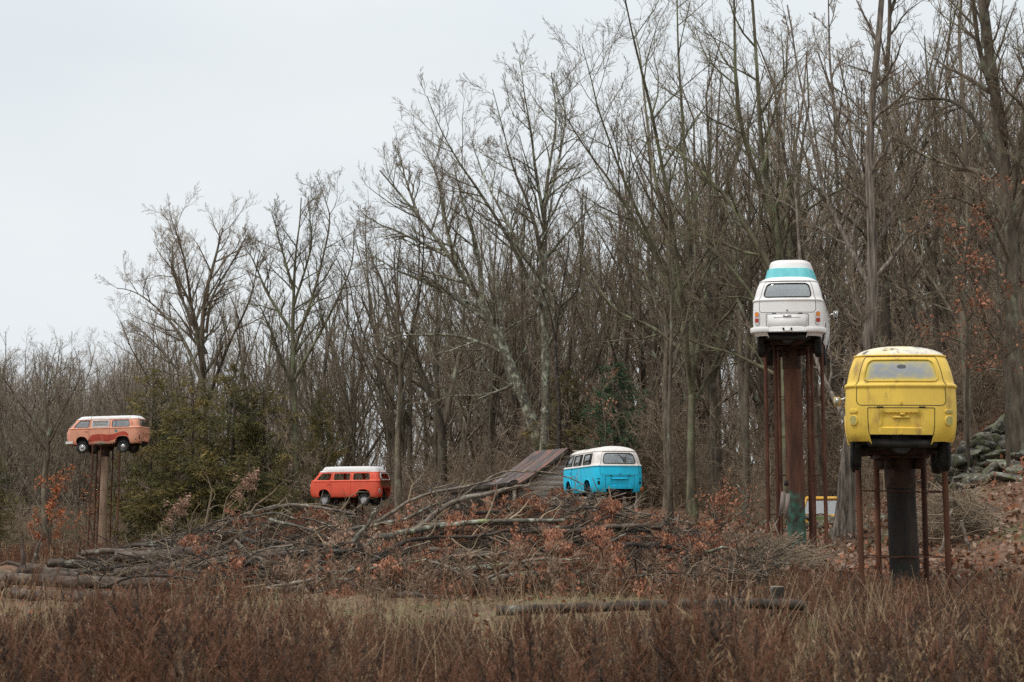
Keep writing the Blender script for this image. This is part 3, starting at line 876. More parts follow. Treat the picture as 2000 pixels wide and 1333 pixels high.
def shell(s, z, off=0.0):
    """point of the van's skin at perimeter position s (0 = middle of the tail, + to the right) and height z"""
    s = np.asarray(s, float); z = np.broadcast_to(np.asarray(z, float), s.shape)
    def pt(s, z):
        sg = np.where(s < 0, -1.0, 1.0); a = np.minimum(np.abs(s), S5)
        hw, yr, yf = HWz(z), YRz(z), YFz(z)
        t1 = a / hr
        x0 = t1 * (hw - RC); y0 = yr - .035 * (1 - np.minimum(t1, 1) ** 2)
        th = np.clip((a - S1) / arr, 0, 1) * PI / 2
        x1 = hw - RC + RC * np.sin(th); y1 = yr + RC - RC * np.cos(th)
        yref = YR0 + RC + (a - S2)
        x2 = hw; y2 = yref + (yf - YF0) * sm((yref - .45) / (1.82 - .45)) + (yr - YR0) * sm((-1.2 - yref) / .7)
        th2 = np.clip((a - S3) / arf, 0, 1) * PI / 2
        x3 = hw - RF + RF * np.cos(th2); y3 = yf - RF + RF * np.sin(th2)
        t4 = 1 - np.clip((a - S4) / hf, 0, 1)
        x4 = (hw - RF) * t4; y4 = yf + .06 * (1 - t4 ** 2)
        x = np.select([a < S1, a < S2, a < S3, a < S4], [x0, x1, x2, x3], x4)
        y = np.select([a < S1, a < S2, a < S3, a < S4], [y0, y1, y2, y3], y4)
        return np.stack([sg * x, y, z], -1)
    P = pt(s, z)
    off = np.asarray(off, float)
    if np.any(off != 0):
        e = 2e-3
        n = np.cross(pt(s + e, z) - pt(s - e, z), pt(s, z + e) - pt(s, z - e))
        P = P + unit(n) * np.broadcast_to(off, s.shape)[..., None]
    return P
def s_right(y): return S2 + (y - (YR0 + RC))
def rrect(a0, a1, z0, z1, r, n=5):
    a0, a1 = min(a0, a1), max(a0, a1)
    rs = r if isinstance(r, (tuple, list)) else (r,) * 4      # bottom-left, bottom-right, top-right, top-left
    out = []
    for (cx, cz, st, q) in ((a0, z0, PI, rs[0]), (a1, z0, 1.5 * PI, rs[1]), (a1, z1, 0, rs[2]), (a0, z1, .5 * PI, rs[3])):
        ccx = cx + q if cx == a0 else cx - q; ccz = cz + q if cz == z0 else cz - q
        for k in range(n + 1):
            t = st + k / n * PI / 2
            out.append((ccx + q * math.cos(t), ccz + q * math.sin(t)))
    # add points along long edges so they follow the curved skin
    res = []
    for i, p in enumerate(out):
        q2 = out[(i + 1) % len(out)]
        d = math.hypot(q2[0] - p[0], q2[1] - p[1]); m = max(1, int(d / .06))
        for k in range(m): res.append((p[0] + (q2[0] - p[0]) * k / m, p[1] + (q2[1] - p[1]) * k / m))
    return np.array(res)
def inside(pts, poly):
    x, y = pts[:, 0], pts[:, 1]; c = np.zeros(len(pts), bool)
    px, py = poly[:, 0], poly[:, 1]; qx, qy = np.roll(px, -1), np.roll(py, -1)
    for a, b, e, f in zip(px, py, qx, qy):
        m = (b > y) != (f > y)
        if f != b: c ^= m & (x < (e - a) * (y - b) / (f - b) + a)
    return c
def triangulate(grid, loops):
    verts = [tuple(p) for p in grid]; edges = []
    if loops:
        allp = np.concatenate(loops)
        keep = np.ones(len(grid), bool)
        for i in range(0, len(grid), 2000):
            g = grid[i:i + 2000]
            dd = np.sqrt(((g[:, None] - allp[None]) ** 2).sum(2)).min(1)
            keep[i:i + 2000] = dd > .018
        ed = (grid[:, 0] <= grid[:, 0].min() + 1e-6) | (grid[:, 0] >= grid[:, 0].max() - 1e-6) | (grid[:, 1] <= grid[:, 1].min() + 1e-6) | (grid[:, 1] >= grid[:, 1].max() - 1e-6)
        keep |= ed
        verts = [tuple(p) for p in grid[keep]]
    for l in loops:
        b = len(verts); verts += [tuple(p) for p in l]
        edges += [(b + i, b + (i + 1) % len(l)) for i in range(len(l))]
    V, E, F, *_ = delaunay_2d_cdt([Vector(v) for v in verts], edges, [], 0, 1e-5)
    return np.array([(v.x, v.y) for v in V]), np.array(F)
def subset(V, F):
    u, inv = np.unique(F, return_inverse=True)
    return V[u], inv.reshape(-1, 3)

def pane(name, poly, mat, parent, off=-.012, seal=None, sealr=.014, step=.09):
    lo, hi = poly.min(0), poly.max(0)
    gx, gz_ = np.meshgrid(np.arange(lo[0] + step / 2, hi[0], step), np.arange(lo[1] + step / 2, hi[1], step))
    g = np.stack([gx.ravel(), gz_.ravel()], -1); g = g[inside(g, poly)]
    g = np.concatenate([g, np.array([lo - .01, [hi[0] + .01, lo[1] - .01], hi + .01, [lo[0] - .01, hi[1] + .01]])])
    V, F = triangulate(g, [poly])
    F = F[inside(V[F].mean(1), poly)]
    V, F = subset(V, F)
    P = shell(V[:, 0], V[:, 1], off)
    o = MB().add(P, None, F).build(name, mat, parent, uv=(V - lo) / (hi - lo))
    if seal is not None:
        MB().tubes(shell(poly[:, 0], poly[:, 1], .002), sealr, 6, closed=True).build('window_seal', seal, o)
    return o

RUB = material('black_rubber', [(.012, .012, .012), (.028, .027, .026)], 6, rough=.65, bump=.2)
TYRE = material('tyre_rubber', [(.014, .014, .013), (.035, .034, .031)], 9, rough=.8, bump=.3, extra=[((.07, .065, .05), 5, .55, .7, (1, 1, 1))])
UNDER = material('grimy_underbody', [(.01, .009, .008), (.03, .024, .02)], 5, rough=.8, bump=.5)
CHROME = material('dull_chrome', [(.5, .5, .5), (.68, .68, .67)], 8, rough=.28, metallic=1.0)
ALLOY = material('silver_alloy', [(.6, .61, .62), (.72, .72, .73)], 8, rough=.35, metallic=.7)
STEELW = material('painted_steel_rim', [(.1, .1, .1), (.2, .19, .18)], 8, rough=.6)
LAMPS = {'amber': material('amber_lens', [(.75, .2, .02), (.85, .3, .04)], 12, rough=.25),
         'clear': material('pale_lens', [(.7, .6, .55), (.8, .72, .68)], 12, rough=.25),
         'red': material('red_lens', [(.4, .03, .015), (.5, .05, .03)], 12, rough=.25)}
GLASS = glass('window_glass')
GLASS_DUSTY = glass('dusty_glass', (.66, .7, .74), .36, (.62, .5, .13))
GLASS_PALE = glass('pale_glass', (.88, .9, .9), .26)

def rust_foot(m, amt):
    """rust that has eaten up from the sills and wheel arches"""
    N, L = m.node_tree.nodes, m.node_tree.links; p = N['Principled BSDF']
    src = p.inputs['Base Color'].links[0].from_socket
    t = N.new('ShaderNodeTexCoord'); sp = N.new('ShaderNodeSeparateXYZ'); L.new(t.outputs['Object'], sp.inputs[0])
    n = N.new('ShaderNodeTexNoise'); n.inputs['Scale'].default_value = 4.5; n.inputs['Detail'].default_value = 7; n.inputs['Roughness'].default_value = .65
    L.new(t.outputs['Object'], n.inputs['Vector'])
    z = N.new('ShaderNodeMapRange'); z.inputs[1].default_value = .3; z.inputs[2].default_value = .85; z.inputs[3].default_value = amt; z.inputs[4].default_value = -.12
    L.new(sp.outputs[2], z.inputs[0])
    a = N.new('ShaderNodeMath'); a.operation = 'ADD'; L.new(n.outputs['Fac'], a.inputs[0]); L.new(z.outputs[0], a.inputs[1])
    mr = N.new('ShaderNodeMapRange'); mr.inputs[1].default_value = .62; mr.inputs[2].default_value = .7; L.new(a.outputs[0], mr.inputs[0])
    r = N.new('ShaderNodeValToRGB'); r.color_ramp.elements[0].position = .5; r.color_ramp.elements[0].color = (.22, .085, .035, 1); r.color_ramp.elements[1].position = .75; r.color_ramp.elements[1].color = (.06, .03, .02, 1)
    L.new(a.outputs[0], r.inputs[0])
    mxn = N.new('ShaderNodeMix'); mxn.data_type = 'RGBA'; L.new(mr.outputs[0], mxn.inputs[0]); L.new(src, mxn.inputs[6]); L.new(r.outputs[0], mxn.inputs[7])
    L.new(mxn.outputs[2], p.inputs['Base Color'])

def paint(name, c, dirt=(.12, .09, .06), amount=.64, rough=.45, var=.12, extra=None, rand=0, lowrust=0):
    d = tuple(max(0, k * (1 - var)) for k in c)
    m = material(name, [d, c], 1.6, rough=rough, spec=.4, bump=.04, bscale=40,
                    extra=[(dirt, 3.2, amount, amount + .16, (1, 1, .35)), (tuple(.55 * k + .45 * q for k, q in zip(c, dirt)), 1.1, .52, .75, (1, 1, .6))] + (extra or []))
    if lowrust: rust_foot(m, lowrust)
    return m

def wheel(root, x, y, z, style, mirror):
    sg = 1 if x > 0 else -1
    tb = MB()
    prof = [(.195, -.07), (.215, -.085), (.27, -.09), (.315, -.08), (.332, -.055), (.335, -.02), (.335, .02), (.332, .055), (.315, .08), (.27, .09), (.215, .085), (.195, .07)]
    rb = MB()
    if style == 'alloy':
        rb.lathe([(.195, -.07), (.2, .07), (.185, .08), (.17, .05), (.15, .03)], n=24)
        rb.lathe([(.15, .012), (.09, .02), (.0, .03)], n=24, mat=1)
        for k in range(5):
            a = k * 2 * PI / 5 + .3
            rb.box((.055, math.cos(a) * .1, math.sin(a) * .1), (.035, .062, .19), 0, Matrix.Rotation(-a, 4, 'X') if False else Matrix.Rotation(a - PI / 2, 4, 'X') @ Matrix.Rotation(PI / 2, 4, 'X'))
        rb.lathe([(.06, .05), (.055, .075), (0, .082)], n=16)
        mats = [ALLOY, UNDER]
    else:
        rb.lathe([(.195, -.07), (.2, .07), (.186, .078), (.172, .05), (.15, .03), (.13, .045), (.06, .05), (0, .05)], n=26)
        mats = [STEELW]
    V = rb
    if sg < 0:
        for L in (rb.v,):
            for i in range(len(L)): L[i] = L[i] * np.array([-1, 1, 1])
        for L in (rb.q, rb.t):
            for i in range(len(L)): L[i] = L[i][:, ::-1]
    w_ = rb.build('wheel', mats, root, sharp=40)
    w_.location = (x, y, z)
    tb.lathe(prof, n=34)
    for xx in (-.04, -.013, .013, .04):
        pass
    tb.build('tyre', TYRE, w_)
    # tread ribs
    rbm = MB()
    for xx in (-.045, -.023, 0, .023, .045):
        rbm.lathe([(.334, xx - .007), (.341, xx - .005), (.341, xx + .005), (.334, xx + .007)], n=34)
    rbm.build('tread', TYRE, w_)
    if style == 'hubcap':
        hb = MB().lathe([(.13, .048), (.128, .066), (.1, .09), (.05, .104), (0, .108)], n=24)
        if sg < 0:
            hb.v = [v * np.array([-1, 1, 1]) for v in hb.v]; hb.q = [q[:, ::-1] for q in hb.q]
        hb.build('hubcap', CHROME, w_)
    if style == 'white':
        hb = MB().lathe([(.19, .079), (.175, .055), (.13, .05)], n=26).lathe([(.12, .048), (.118, .066), (.09, .09), (0, .1)], n=24, mat=1)
        if sg < 0:
            hb.v = [v * np.array([-1, 1, 1]) for v in hb.v]; hb.q = [q[:, ::-1] for q in hb.q]
        hb.build('hubcap', [CREAM, CHROME], w_)
    return w_

def curve_box(mb, path, h, t, mat=0):
    """bumper blade: rectangular section swept along a plan path"""
    P = np.asarray(path, float); n = len(P)
    T = unit(np.gradient(P, axis=0)); nrm = np.stack([T[:, 1], -T[:, 0], 0 * T[:, 0]], -1)
    sec = [(-t / 2, -h / 2), (t * .2, -h * .5), (t * .5, -h * .3), (t * .5, h * .3), (t * .2, h * .5), (-t / 2, h / 2)]
    V = np.stack([P + nrm * a + np.array([0, 0, b]) for a, b in sec], 1).reshape(-1, 3)
    m = len(sec); Q = []
    for i in range(n - 1):
        for j in range(m):
            Q.append((i * m + j, i * m + (j + 1) % m, (i + 1) * m + (j + 1) % m, (i + 1) * m + j))
    Q += [(0, 3, 2, 1), (0, 5, 4, 3), ((n - 1) * m, (n - 1) * m + 1, (n - 1) * m + 2, (n - 1) * m + 3), ((n - 1) * m, (n - 1) * m + 3, (n - 1) * m + 4, (n - 1) * m + 5)]
    mb.add(V, Q, None, mat)

def camper_van(cfg):
    root = empty('camper_van', cfg['loc'], cfg['rot'])
    lower, upper, roofm = cfg['lower'], cfg.get('upper', cfg['lower']), cfg['roof']
    # -- openings and panels in the unrolled skin
    tail_win = rrect(-.615, .615, 1.278, 1.625, .085)
    tailgate = rrect(-.69, .69, .89, 1.676, (.09, .09, .03, .03))
    lid = rrect(-.51, .51, .425, .85, .015)
    bay = rrect(-.51, .51, .2, .425, .01)
    bay = np.array([(-.51, ZB - .05), (.51, ZB - .05), (.51, .425), (-.51, .425)])
    sides = []      # side windows: (y0, y1, z0, z1)
    front_win = (.86, 1.80); mid = (-.37, .62); back = (-1.62, -.57)
    wins = []
    for sd in (1, -1):
        for nm, (a, b) in (('front', front_win), ('mid', mid), ('back', back)):
            p = rrect(s_right(a), s_right(b), 1.265, 1.635, .06 if nm != 'front' else (.05, .05, .05, .05))
            wins.append((nm, sd, p * np.array([sd, 1])))
    screen = rrect(S3 + .25, S5 + hf + .0, 1.30, 1.62, .06) if False else None
    arches = []
    for sd in (1, -1):
        for yc, a, top in ((1.2, .40, .775), (-1.2, .45, .76)):
            t = np.linspace(0, PI, 17)
            e = .72 if yc < 0 else .85
            xx = np.sign(np.cos(t)) * np.abs(np.cos(t)) ** e * a; zz = .26 + (top - .26) * np.sin(t) ** e
            p = np.stack([s_right(yc + xx), zz], -1) * np.array([sd, 1])
            arches.append((sd, yc, p))
    # windscreen: two halves either side of the seam in front
    ws = []
    for sd in (1, -1):
        p = rrect(S3 + .18, S5 - .012, 1.275, 1.635, (.06, .01, .01, .06)) * np.array([sd, 1]); ws.append(p)
    recess = rrect(-.33, .33, .53, .78, (.02, .02, .09, .09)); recess_in = rrect(-.30, .30, .545, .755, (.02, .02, .08, .08))
    holes = [tail_win] + [w_[2] for w_ in wins] + [a[2] for a in arches] + ws + [bay] + cfg.get('extra_holes', [])
    if cfg.get('no_lid'): holes.append(lid)
    loops = holes + [tailgate] + ([] if cfg.get('no_lid') else [lid]) + ([recess, recess_in] if not cfg.get('no_lid') else [])
    patch = cfg.get('patch'); loops = loops + (patch or [])
    # -- grid
    half = np.concatenate([np.linspace(0, S1, 10), np.linspace(S1, S2, 10)[1:], np.linspace(S2, S3, 44)[1:], np.linspace(S3, S4, 11)[1:], np.linspace(S4, S5, 8)[1:]])
    ss = np.concatenate([-half[:0:-1], half])
    zs = np.array([.32, .335, .36, .40, .46, .53, .6, .68, .76, .84, .92, 1.0, 1.08, 1.14, 1.165, 1.18, 1.195, 1.215, 1.235, 1.25, 1.30, 1.36, 1.42, 1.48, 1.54, 1.6, 1.64, 1.67, 1.70])
    G = np.stack(np.meshgrid(ss, zs, indexing='ij'), -1).reshape(-1, 2)
    V, F = triangulate(G, [np.clip(l, [-S5, -9], [S5, 9]) for l in loops])
    C = V[F].mean(1)
    ok = (C[:, 1] > ZB) & (C[:, 1] < ZT)
    for h in holes: ok &= ~inside(C, h)
    V3 = None
    off = np.zeros(len(V))
    if not cfg.get('no_lid'):
        off[inside(V, recess_in * np.array([1.002, 1]) + 0) | (np.sqrt(((V[:, None] - recess_in[None]) ** 2).sum(2)).min(1) < 1e-4)] = -.035
    if cfg.get('dents'):
        for (s0, z0, rad, dep) in cfg['dents']:
            off -= dep * np.exp(-((V[:, 0] - s0) ** 2 + (V[:, 1] - z0) ** 2) / rad ** 2)
    P = shell(V[:, 0], V[:, 1], off + 1e-9)
    tg = inside(C, tailgate) & ok
    ld = inside(C, lid) & ok if not cfg.get('no_lid') else np.zeros(len(F), bool)
    bd = ok & ~tg & ~ld
    two = upper is not lower
    matid = np.where((C[:, 1] > 1.195) & two, 1, 0)
    mats = [lower, upper]
    if patch:
        for k, pp in enumerate(patch):
            matid = np.where(inside(C, pp), 2 + k, matid); mats.append(cfg['patch_mats'][k])
    def seam(mb, poly, m, closed=True, r=.0065):
        mb.tubes(shell(poly[:, 0], poly[:, 1], -.001), r, 5, m, closed=closed)
    def skin(name, sel):
        vv, ff = subset(np.arange(len(V)), F[sel])
        mb = MB().add(P[vv], None, ff, matid[sel])
        return mb
    body = skin('body', bd)
    sm_i = len(mats); mats2 = mats + [RUB]
    # door seams, both sides
    for sd in (1, -1):
        for yy, z0 in ((.80, .36), (-.43, .36), (.73, .36)):
            zz = np.linspace(z0, 1.66, 26); body.tubes(shell(np.full(26, sd * s_right(yy)), zz, -.001), .006, 4, sm_i)
        seam(body, np.stack([np.linspace(s_right(.85), s_right(1.78), 16) * sd, np.full(16, 1.665)], -1), sm_i, False)
    for sd, yc, p in arches:      # rolled arch lips
        q = p[p[:, 1] > ZB]
        body.tubes(shell(q[:, 0], q[:, 1], .004), .013, 6, 0)
    body.build('body', mats2, root, sharp=50)
    # tailgate and engine lid
    t_ = skin('tailgate', tg)
    seam(t_, tailgate, sm_i)
    # small push-button lock in the middle of the tailgate
    lz = .935
    t_.box(shell(np.array([0.0]), np.array([lz]), .012)[0], (.022, .02, .04), sm_i if cfg.get('dark_lock') else 0)
    tgm = list(mats2)
    if cfg.get('tailgate_mats'): tgm[0], tgm[1] = cfg['tailgate_mats']
    t_.build('tailgate', tgm, root, sharp=50)
    if not cfg.get('no_lid'):
        l_ = skin('engine_lid', ld)
        seam(l_, lid, sm_i)
        for xx in (-.32, .32):
            l_.box(shell(np.array([xx]), np.array([.862]), .006)[0], (.1, .012, .016), sm_i)
        l_.box(shell(np.array([0.0]), np.array([.455]), .01)[0], (.022, .018, .035), 0)
        lo_ = l_.build('engine_lid', mats2, root, sharp=50)
        if cfg.get('plate_lamp'):
            c = shell(np.array([0.0]), np.array([.7]), -.02)[0]
            MB().box((c[0], c[1], c[2]), (.25, .02, .035)).box((c[0] + .02, c[1] - .012, c[2] + .05), (.07, .05, .03)).build('lid_handle', lower, lo_)
        if cfg.get('plate_hood'):
            tt = np.linspace(-1, 1, 11)
            p = shell(tt * .3, np.full(11, .765), .012)
            MB().tubes(p, .022 * (1 - .75 * np.abs(tt) ** 3), 8).build('lid_handle', lower, lo_)
        if cfg.get('plate_panel'):
            c = shell(np.array([0.0]), np.array([.62]), .0)[0]
            MB().box((0, c[1] - .022, .635), (.92, .035, .39)).box((0, c[1] - .045, .80), (.2, .03, .03), 1).box((0, c[1] - .042, .765), (.66, .006, .012)).build('cover_plate', [lower, CHROME], lo_)
    # rain gutter
    half_g = np.linspace(-S5, S5, 150)[:-1]
    MB().tubes(shell(half_g, np.full(149, 1.692), .012), .014, 6, closed=True).build('rain_gutter', cfg.get('gutter', upper), root)
    # roof
    def ring(k, z, zb=1.70):
        p = shell(half_g, np.full(149, zb))
        hl = 1.85
        q = p.copy(); q[:, 0] *= k; q[:, 1] = np.where(p[:, 1] > 0, p[:, 1] - (1 - k) * .8, p[:, 1] + (1 - k) * .7); q[:, 2] = z
        return q
    def loft(rings, mb, mat=0, cap=False):
        n = len(rings[0]); Vv = np.concatenate(rings)
        i = np.arange(len(rings) - 1)[:, None]; j = np.arange(n)[None]; j2 = (j + 1) % n
        Q = np.stack([i * n + j, i * n + j2, (i + 1) * n + j2, (i + 1) * n + j], -1).reshape(-1, 4)
        mb.add(Vv, Q, None, mat)
    ks = [1, .985, .955, .9, .82, .7, .55, .38, .2, .05, .002]
    H_ = cfg.get('crownh', .2)
    loft([ring(k, 1.70 + H_ * (1 - k ** 2.2) ** .62) for k in ks], rb_ := MB())
    rb_.build('roof', roofm, root)
    if cfg.get('top') == 'westfalia':
        hh = cfg['toph']; mb = MB()
        def tr(x, y0, y1, z, r=.16):
            a = np.linspace(0, 2 * PI, 61)[:-1]
            cx = np.clip(np.abs(np.cos(a)) ** .35, 0, 1) * np.sign(np.cos(a)); sy = np.abs(np.sin(a)) ** .35 * np.sign(np.sin(a))
            return np.stack([cx * x, (y0 + y1) / 2 + sy * (y1 - y0) / 2, np.full(60, z)], -1)
        z0 = 1.70
        f = cfg.get('topf', 1.62)
        loft([tr(.70, -1.98, f + .03, z0), tr(.705, -1.985, f + .03, z0 + .05), tr(.62, -1.82, f - .14, z0 + hh * .86), tr(.58, -1.74, f - .2, z0 + hh * .97), tr(.4, -1.3, f - .5, z0 + hh * 1.03), tr(.01, -.6, f - 1, z0 + hh * 1.05)], mb)
        tp = mb.build('pop_top', cfg['top_mat'], root, sharp=45)
        j = MB()
        p = tr(.664, 1, 1, 0)
        for yy in ([.72] if cfg.get('top_seam') else []):
            q = np.array([(-.712, yy, z0 + .03), (-.625, yy, z0 + hh * .86), (-.58, yy, z0 + hh * .98), (0, yy, z0 + hh * 1.06), (.58, yy, z0 + hh * .98), (.625, yy, z0 + hh * .86), (.712, yy, z0 + .03)])
            j.tubes(q, .008, 5)
        if cfg.get('top_seam'): j.build('top_seam', RUB, tp)
    if cfg.get('top') == 'tall':
        def tr(x, y0, y1, z):
            a = np.linspace(0, 2 * PI, 61)[:-1]
            cx = np.abs(np.cos(a)) ** .42 * np.sign(np.cos(a)); sy = np.abs(np.sin(a)) ** .42 * np.sign(np.sin(a))
            return np.stack([cx * x, (y0 + y1) / 2 + sy * (y1 - y0) / 2, np.full(60, z)], -1)
        mb = MB(); loft([tr(.665, -1.9, 1.5, 1.69), tr(.665, -1.9, 1.5, 1.72), tr(.585, -1.76, 1.3, 2.06), tr(.55, -1.72, 1.28, 2.065), tr(.01, -1, .5, 2.07)], mb)
        mb.build('pop_top_band', cfg['band_mat'], root, sharp=45)
        mb = MB(); loft([tr(.55, -1.66, 1.25, 2.065), tr(.535, -1.63, 1.2, 2.2), tr(.505, -1.57, 1.1, 2.275), tr(.44, -1.45, 1.0, 2.31), tr(.01, -.6, .4, 2.335)], mb)
        mb.build('pop_top', cfg['top_mat'], root, sharp=60)
    # windows
    gm = cfg.get('glass', GLASS)
    if not cfg.get('no_glass'):
        rw = pane('rear_window', tail_win, cfg.get('rear_glass', gm), root, seal=cfg.get('rear_seal', RUB))
        if cfg.get('sticker'):
            t = np.linspace(0, 2 * PI, 21)[:-1]
            pl = np.stack([.02 + .085 * np.cos(t), 1.515 + .032 * np.sin(t)], -1)
            pane('sticker', pl, STICK, rw, off=-.006)
        for nm, sd, p in wins:
            if nm == 'mid' and cfg.get('louvre'):
                fr = MB(); fr.tubes(shell(p[:, 0], p[:, 1], .006), .028, 6, closed=True)
                o = fr.build('louvre_window', CREAM, root)
                lo, hi = p.min(0), p.max(0)
                for k in range(4):
                    zc = lo[1] + (k + .5) * (hi[1] - lo[1]) / 4
                    s_ = np.linspace(lo[0] + .03, hi[0] - .03, 8)
                    a = shell(s_, np.full(8, zc - .036), .016); b = shell(s_, np.full(8, zc + .028), -.014)
                    mb = MB().add(np.concatenate([a, b]), [(i, i + 1, 9 + i, 8 + i) for i in range(7)])
                    c_ = shell(s_, np.full(8, zc + .034), .004)
                    mb.tubes(c_, .011, 5, 1)
                    mb.build('slat', [GLASS, CREAM], o)
                continue
            o = pane('side_window', p, gm, root, seal=cfg.get('seal', RUB))
            lo, hi = p.min(0), p.max(0)
            if cfg.get('vents'):
                for f in ((.1, .3) if nm != 'front' else (.1,)):
                    ff = f if sd < 0 else 1 - f
                    sx = lo[0] + (1 - ff if True else ff) * (hi[0] - lo[0])
                    MB().tubes(shell(np.full(8, sx), np.linspace(lo[1] + .01, hi[1] - .01, 8), 0), .013, 5).build('window_bar', RUB, o)
            elif nm == 'front':
                sx = sd * s_right(1.45)
                MB().tubes(shell(np.full(8, sx), np.linspace(lo[1] + .01, hi[1] - .01, 8), 0), .009, 5).build('window_bar', CREAM if cfg.get('louvre') else RUB, o)
            elif nm == 'back' and cfg.get('louvre'):
                sx = sd * s_right(-.78)
                MB().tubes(shell(np.full(8, sx), np.linspace(lo[1] + .01, hi[1] - .01, 8), 0), .009, 5).build('window_bar', RUB, o)
                q = rrect(s_right(-1.6), s_right(-1.28), 1.28, 1.62, .05) * np.array([sd, 1])
                pane('curtain', q, CURT, o, off=-.05)
        for k, p in enumerate(ws):
            pane('windscreen', p, gm, root, seal=None)
        if cfg.get('blind'):
            q = rrect(-.6, .6, 1.288, 1.615, .06)
            bl = pane('blind', q, BLIND, root, off=-.03)
            for k in range(14):
                zc = 1.3 + k * .0225
                MB().tubes(shell(np.linspace(-.59, .59, 8), np.full(8, zc), -.027), .0035, 4).build('slat', BLIND_D, bl)
        # air vents behind the rear side windows
    else:
        for p in [tail_win]:
            MB().tubes(shell(p[:, 0], p[:, 1], .004), .024, 6, closed=True).build('rear_window_frame', CREAM, root)
    vb = MB()
    for sd in (1, -1):
        q = rrect(s_right(-1.86), s_right(-1.76), 1.34, 1.6, .03) * np.array([sd, 1])
        for k in range(5):
            ss_ = sd * np.linspace(s_right(-1.85), s_right(-1.77), 4)
            vb.tubes(shell(ss_, np.full(4, 1.36 + k * .05), .002), .011, 5, 0)
    vb.build('air_vent', cfg.get('vent_mat', lower if not two else upper), root)
    # lamps
    for sd in (1, -1):
        st = cfg.get('lamps')
        sx = .74 * sd
        if st == 'tall':
            for mtl, za, zb in (('amber', .80, .90), ('clear', .755, .797), ('red', .665, .752), ('clear', .62, .662)):
                pass
            base = MB()
            pl = rrect(sx - .055, sx + .055, .60, .91, .03)
            q = pane('tail_light', pl, LAMPS['clear'], root, off=.02)
            MB().tubes(shell(pl[:, 0], pl[:, 1], .012), .014, 6, closed=True).build('lamp_rim', CHROME, q)
            pane('lens', rrect(sx - .048, sx + .048, .80, .90, .02), LAMPS['amber'], q, off=.034)
            pane('lens', rrect(sx - .048, sx + .048, .655, .75, .012), LAMPS['red'], q, off=.034)
        elif st == 'painted':
            pl = rrect(sx - .06, sx + .06, .585, .725, .055)
            q = pane('tail_light', pl, LAMPY, root, off=.02)
            MB().tubes(shell(pl[:, 0], pl[:, 1], .006), .016, 6, closed=True).build('lamp_rim', lower, q)
            pl = rrect(sx - .062, sx + .062, .775, .82, .018)
            q = pane('reflector', pl, LAMPY if sd > 0 else lower, root, off=.022)
            MB().tubes(shell(pl[:, 0], pl[:, 1], .006), .014, 6, closed=True).build('lamp_rim', lower, q)
        elif st == 'hole':
            pl = rrect(sx - .045, sx + .045, .565, .70, .04)
            pane('lamp_socket', pl, UNDER, root, off=.004)
            pane('lamp_socket', rrect(sx - .045, sx + .045, .745, .78, .012), UNDER, root, off=.004)
        elif st == 'ring':
            pl = rrect(sx - .05, sx + .05, .56, .76, .05)
            q = pane('lamp_socket', pl, UNDER, root, off=.004)
            MB().tubes(shell(pl[:, 0], pl[:, 1], .006), .012, 6, closed=True).build('lamp_rim', CREAM, q)
    # bumper
    if cfg.get('bumper'):
        mb = MB()
        a = np.linspace(-1.28, 1.28, 41)
        p = shell(a, np.full(41, .52), .055); p[:, 2] = .47
        curve_box(mb, p, .13, .05)
        for xx in (-.5, .5): mb.box((xx, -2.2, .47), (.06, .12, .05))
        o = mb.build('rear_bumper', lower, root, sharp=40)
        mb = MB()
        mb.box((.02, -2.3, .42), (.9, .05, .05)).box((.02, -2.33, .43), (.2, .06, .07), 0).box((-.08, -2.35, .47), (.04, .05, .05), 1).box((.11, -2.35, .47), (.04, .05, .05), 1)
        mb.build('tow_bracket', [lower, UNDER], root)
    if cfg.get('front_bumper'):
        mb = MB(); a = np.concatenate([np.linspace(S3 - .1, S5, 18), -np.linspace(S5, S3 - .1, 18)[1:]])
        p = shell(a, np.full(35, .5), .09); p[:, 2] = .44
        curve_box(mb, p[::-1], .13, .05); mb.build('front_bumper', CREAM, root, sharp=40)
    for sd in (1, -1):      # headlamps
        sx = sd * (S4 - .08)
        t = np.linspace(0, 2 * PI, 21)[:-1]
        pl = np.stack([sx + .095 * np.cos(t), .93 + .095 * np.sin(t)], -1)
        q = pane('headlight', pl, LAMPS['clear'], root, off=.02)
        MB().tubes(shell(pl[:, 0], pl[:, 1], .012), .016, 6, closed=True).build('lamp_rim', CHROME, q)
        # door handles
        c = shell(np.array([sd * s_right(.93)]), np.array([1.06]), .03)[0]
        MB().box(c, (.025, .16, .022)).box((c[0] - sd * .012, c[1] + .06, c[2]), (.03, .03, .02)).build('door_handle', CHROME if cfg.get('bright_handles') else lower, root)
    if cfg.get('mirrors'):
        for sd, st in cfg['mirrors']:
            c = shell(np.array([sd * s_right(1.62)]), np.array([1.26]), 0)[0]
            e = c + np.array([sd * .2, -.02, .03 if st != 'low' else -.08])
            mb = MB().tubes(np.stack([c, (c + e) / 2 + [0, 0, .02], e]), .009, 6)
            mb.box(e + np.array([0, 0, 0]), (.115, .03, .17), 1); mb.box(e + np.array([0, -.018, 0]), (.095, .006, .15), 2)
            mb.build('door_mirror', [CHROME, lower, GLASS_PALE], root)
    # inside and underneath
    fl = MB()
    g = shell(half_g, np.full(149, .37)) * np.array([.985, .985, 1])
    n = len(g)
    keep = g[:, 1] > -1.5
    gg = g[keep]
    fl.add(np.vstack([gg, [[0, 0, .37]]]), None, [(len(gg), i, (i + 1) % len(gg)) for i in range(len(gg))])
    fl.box((0, -1.5, .6), (1.5, .02, .46)).box((0, -1.82, .84), (1.5, .62, .02))
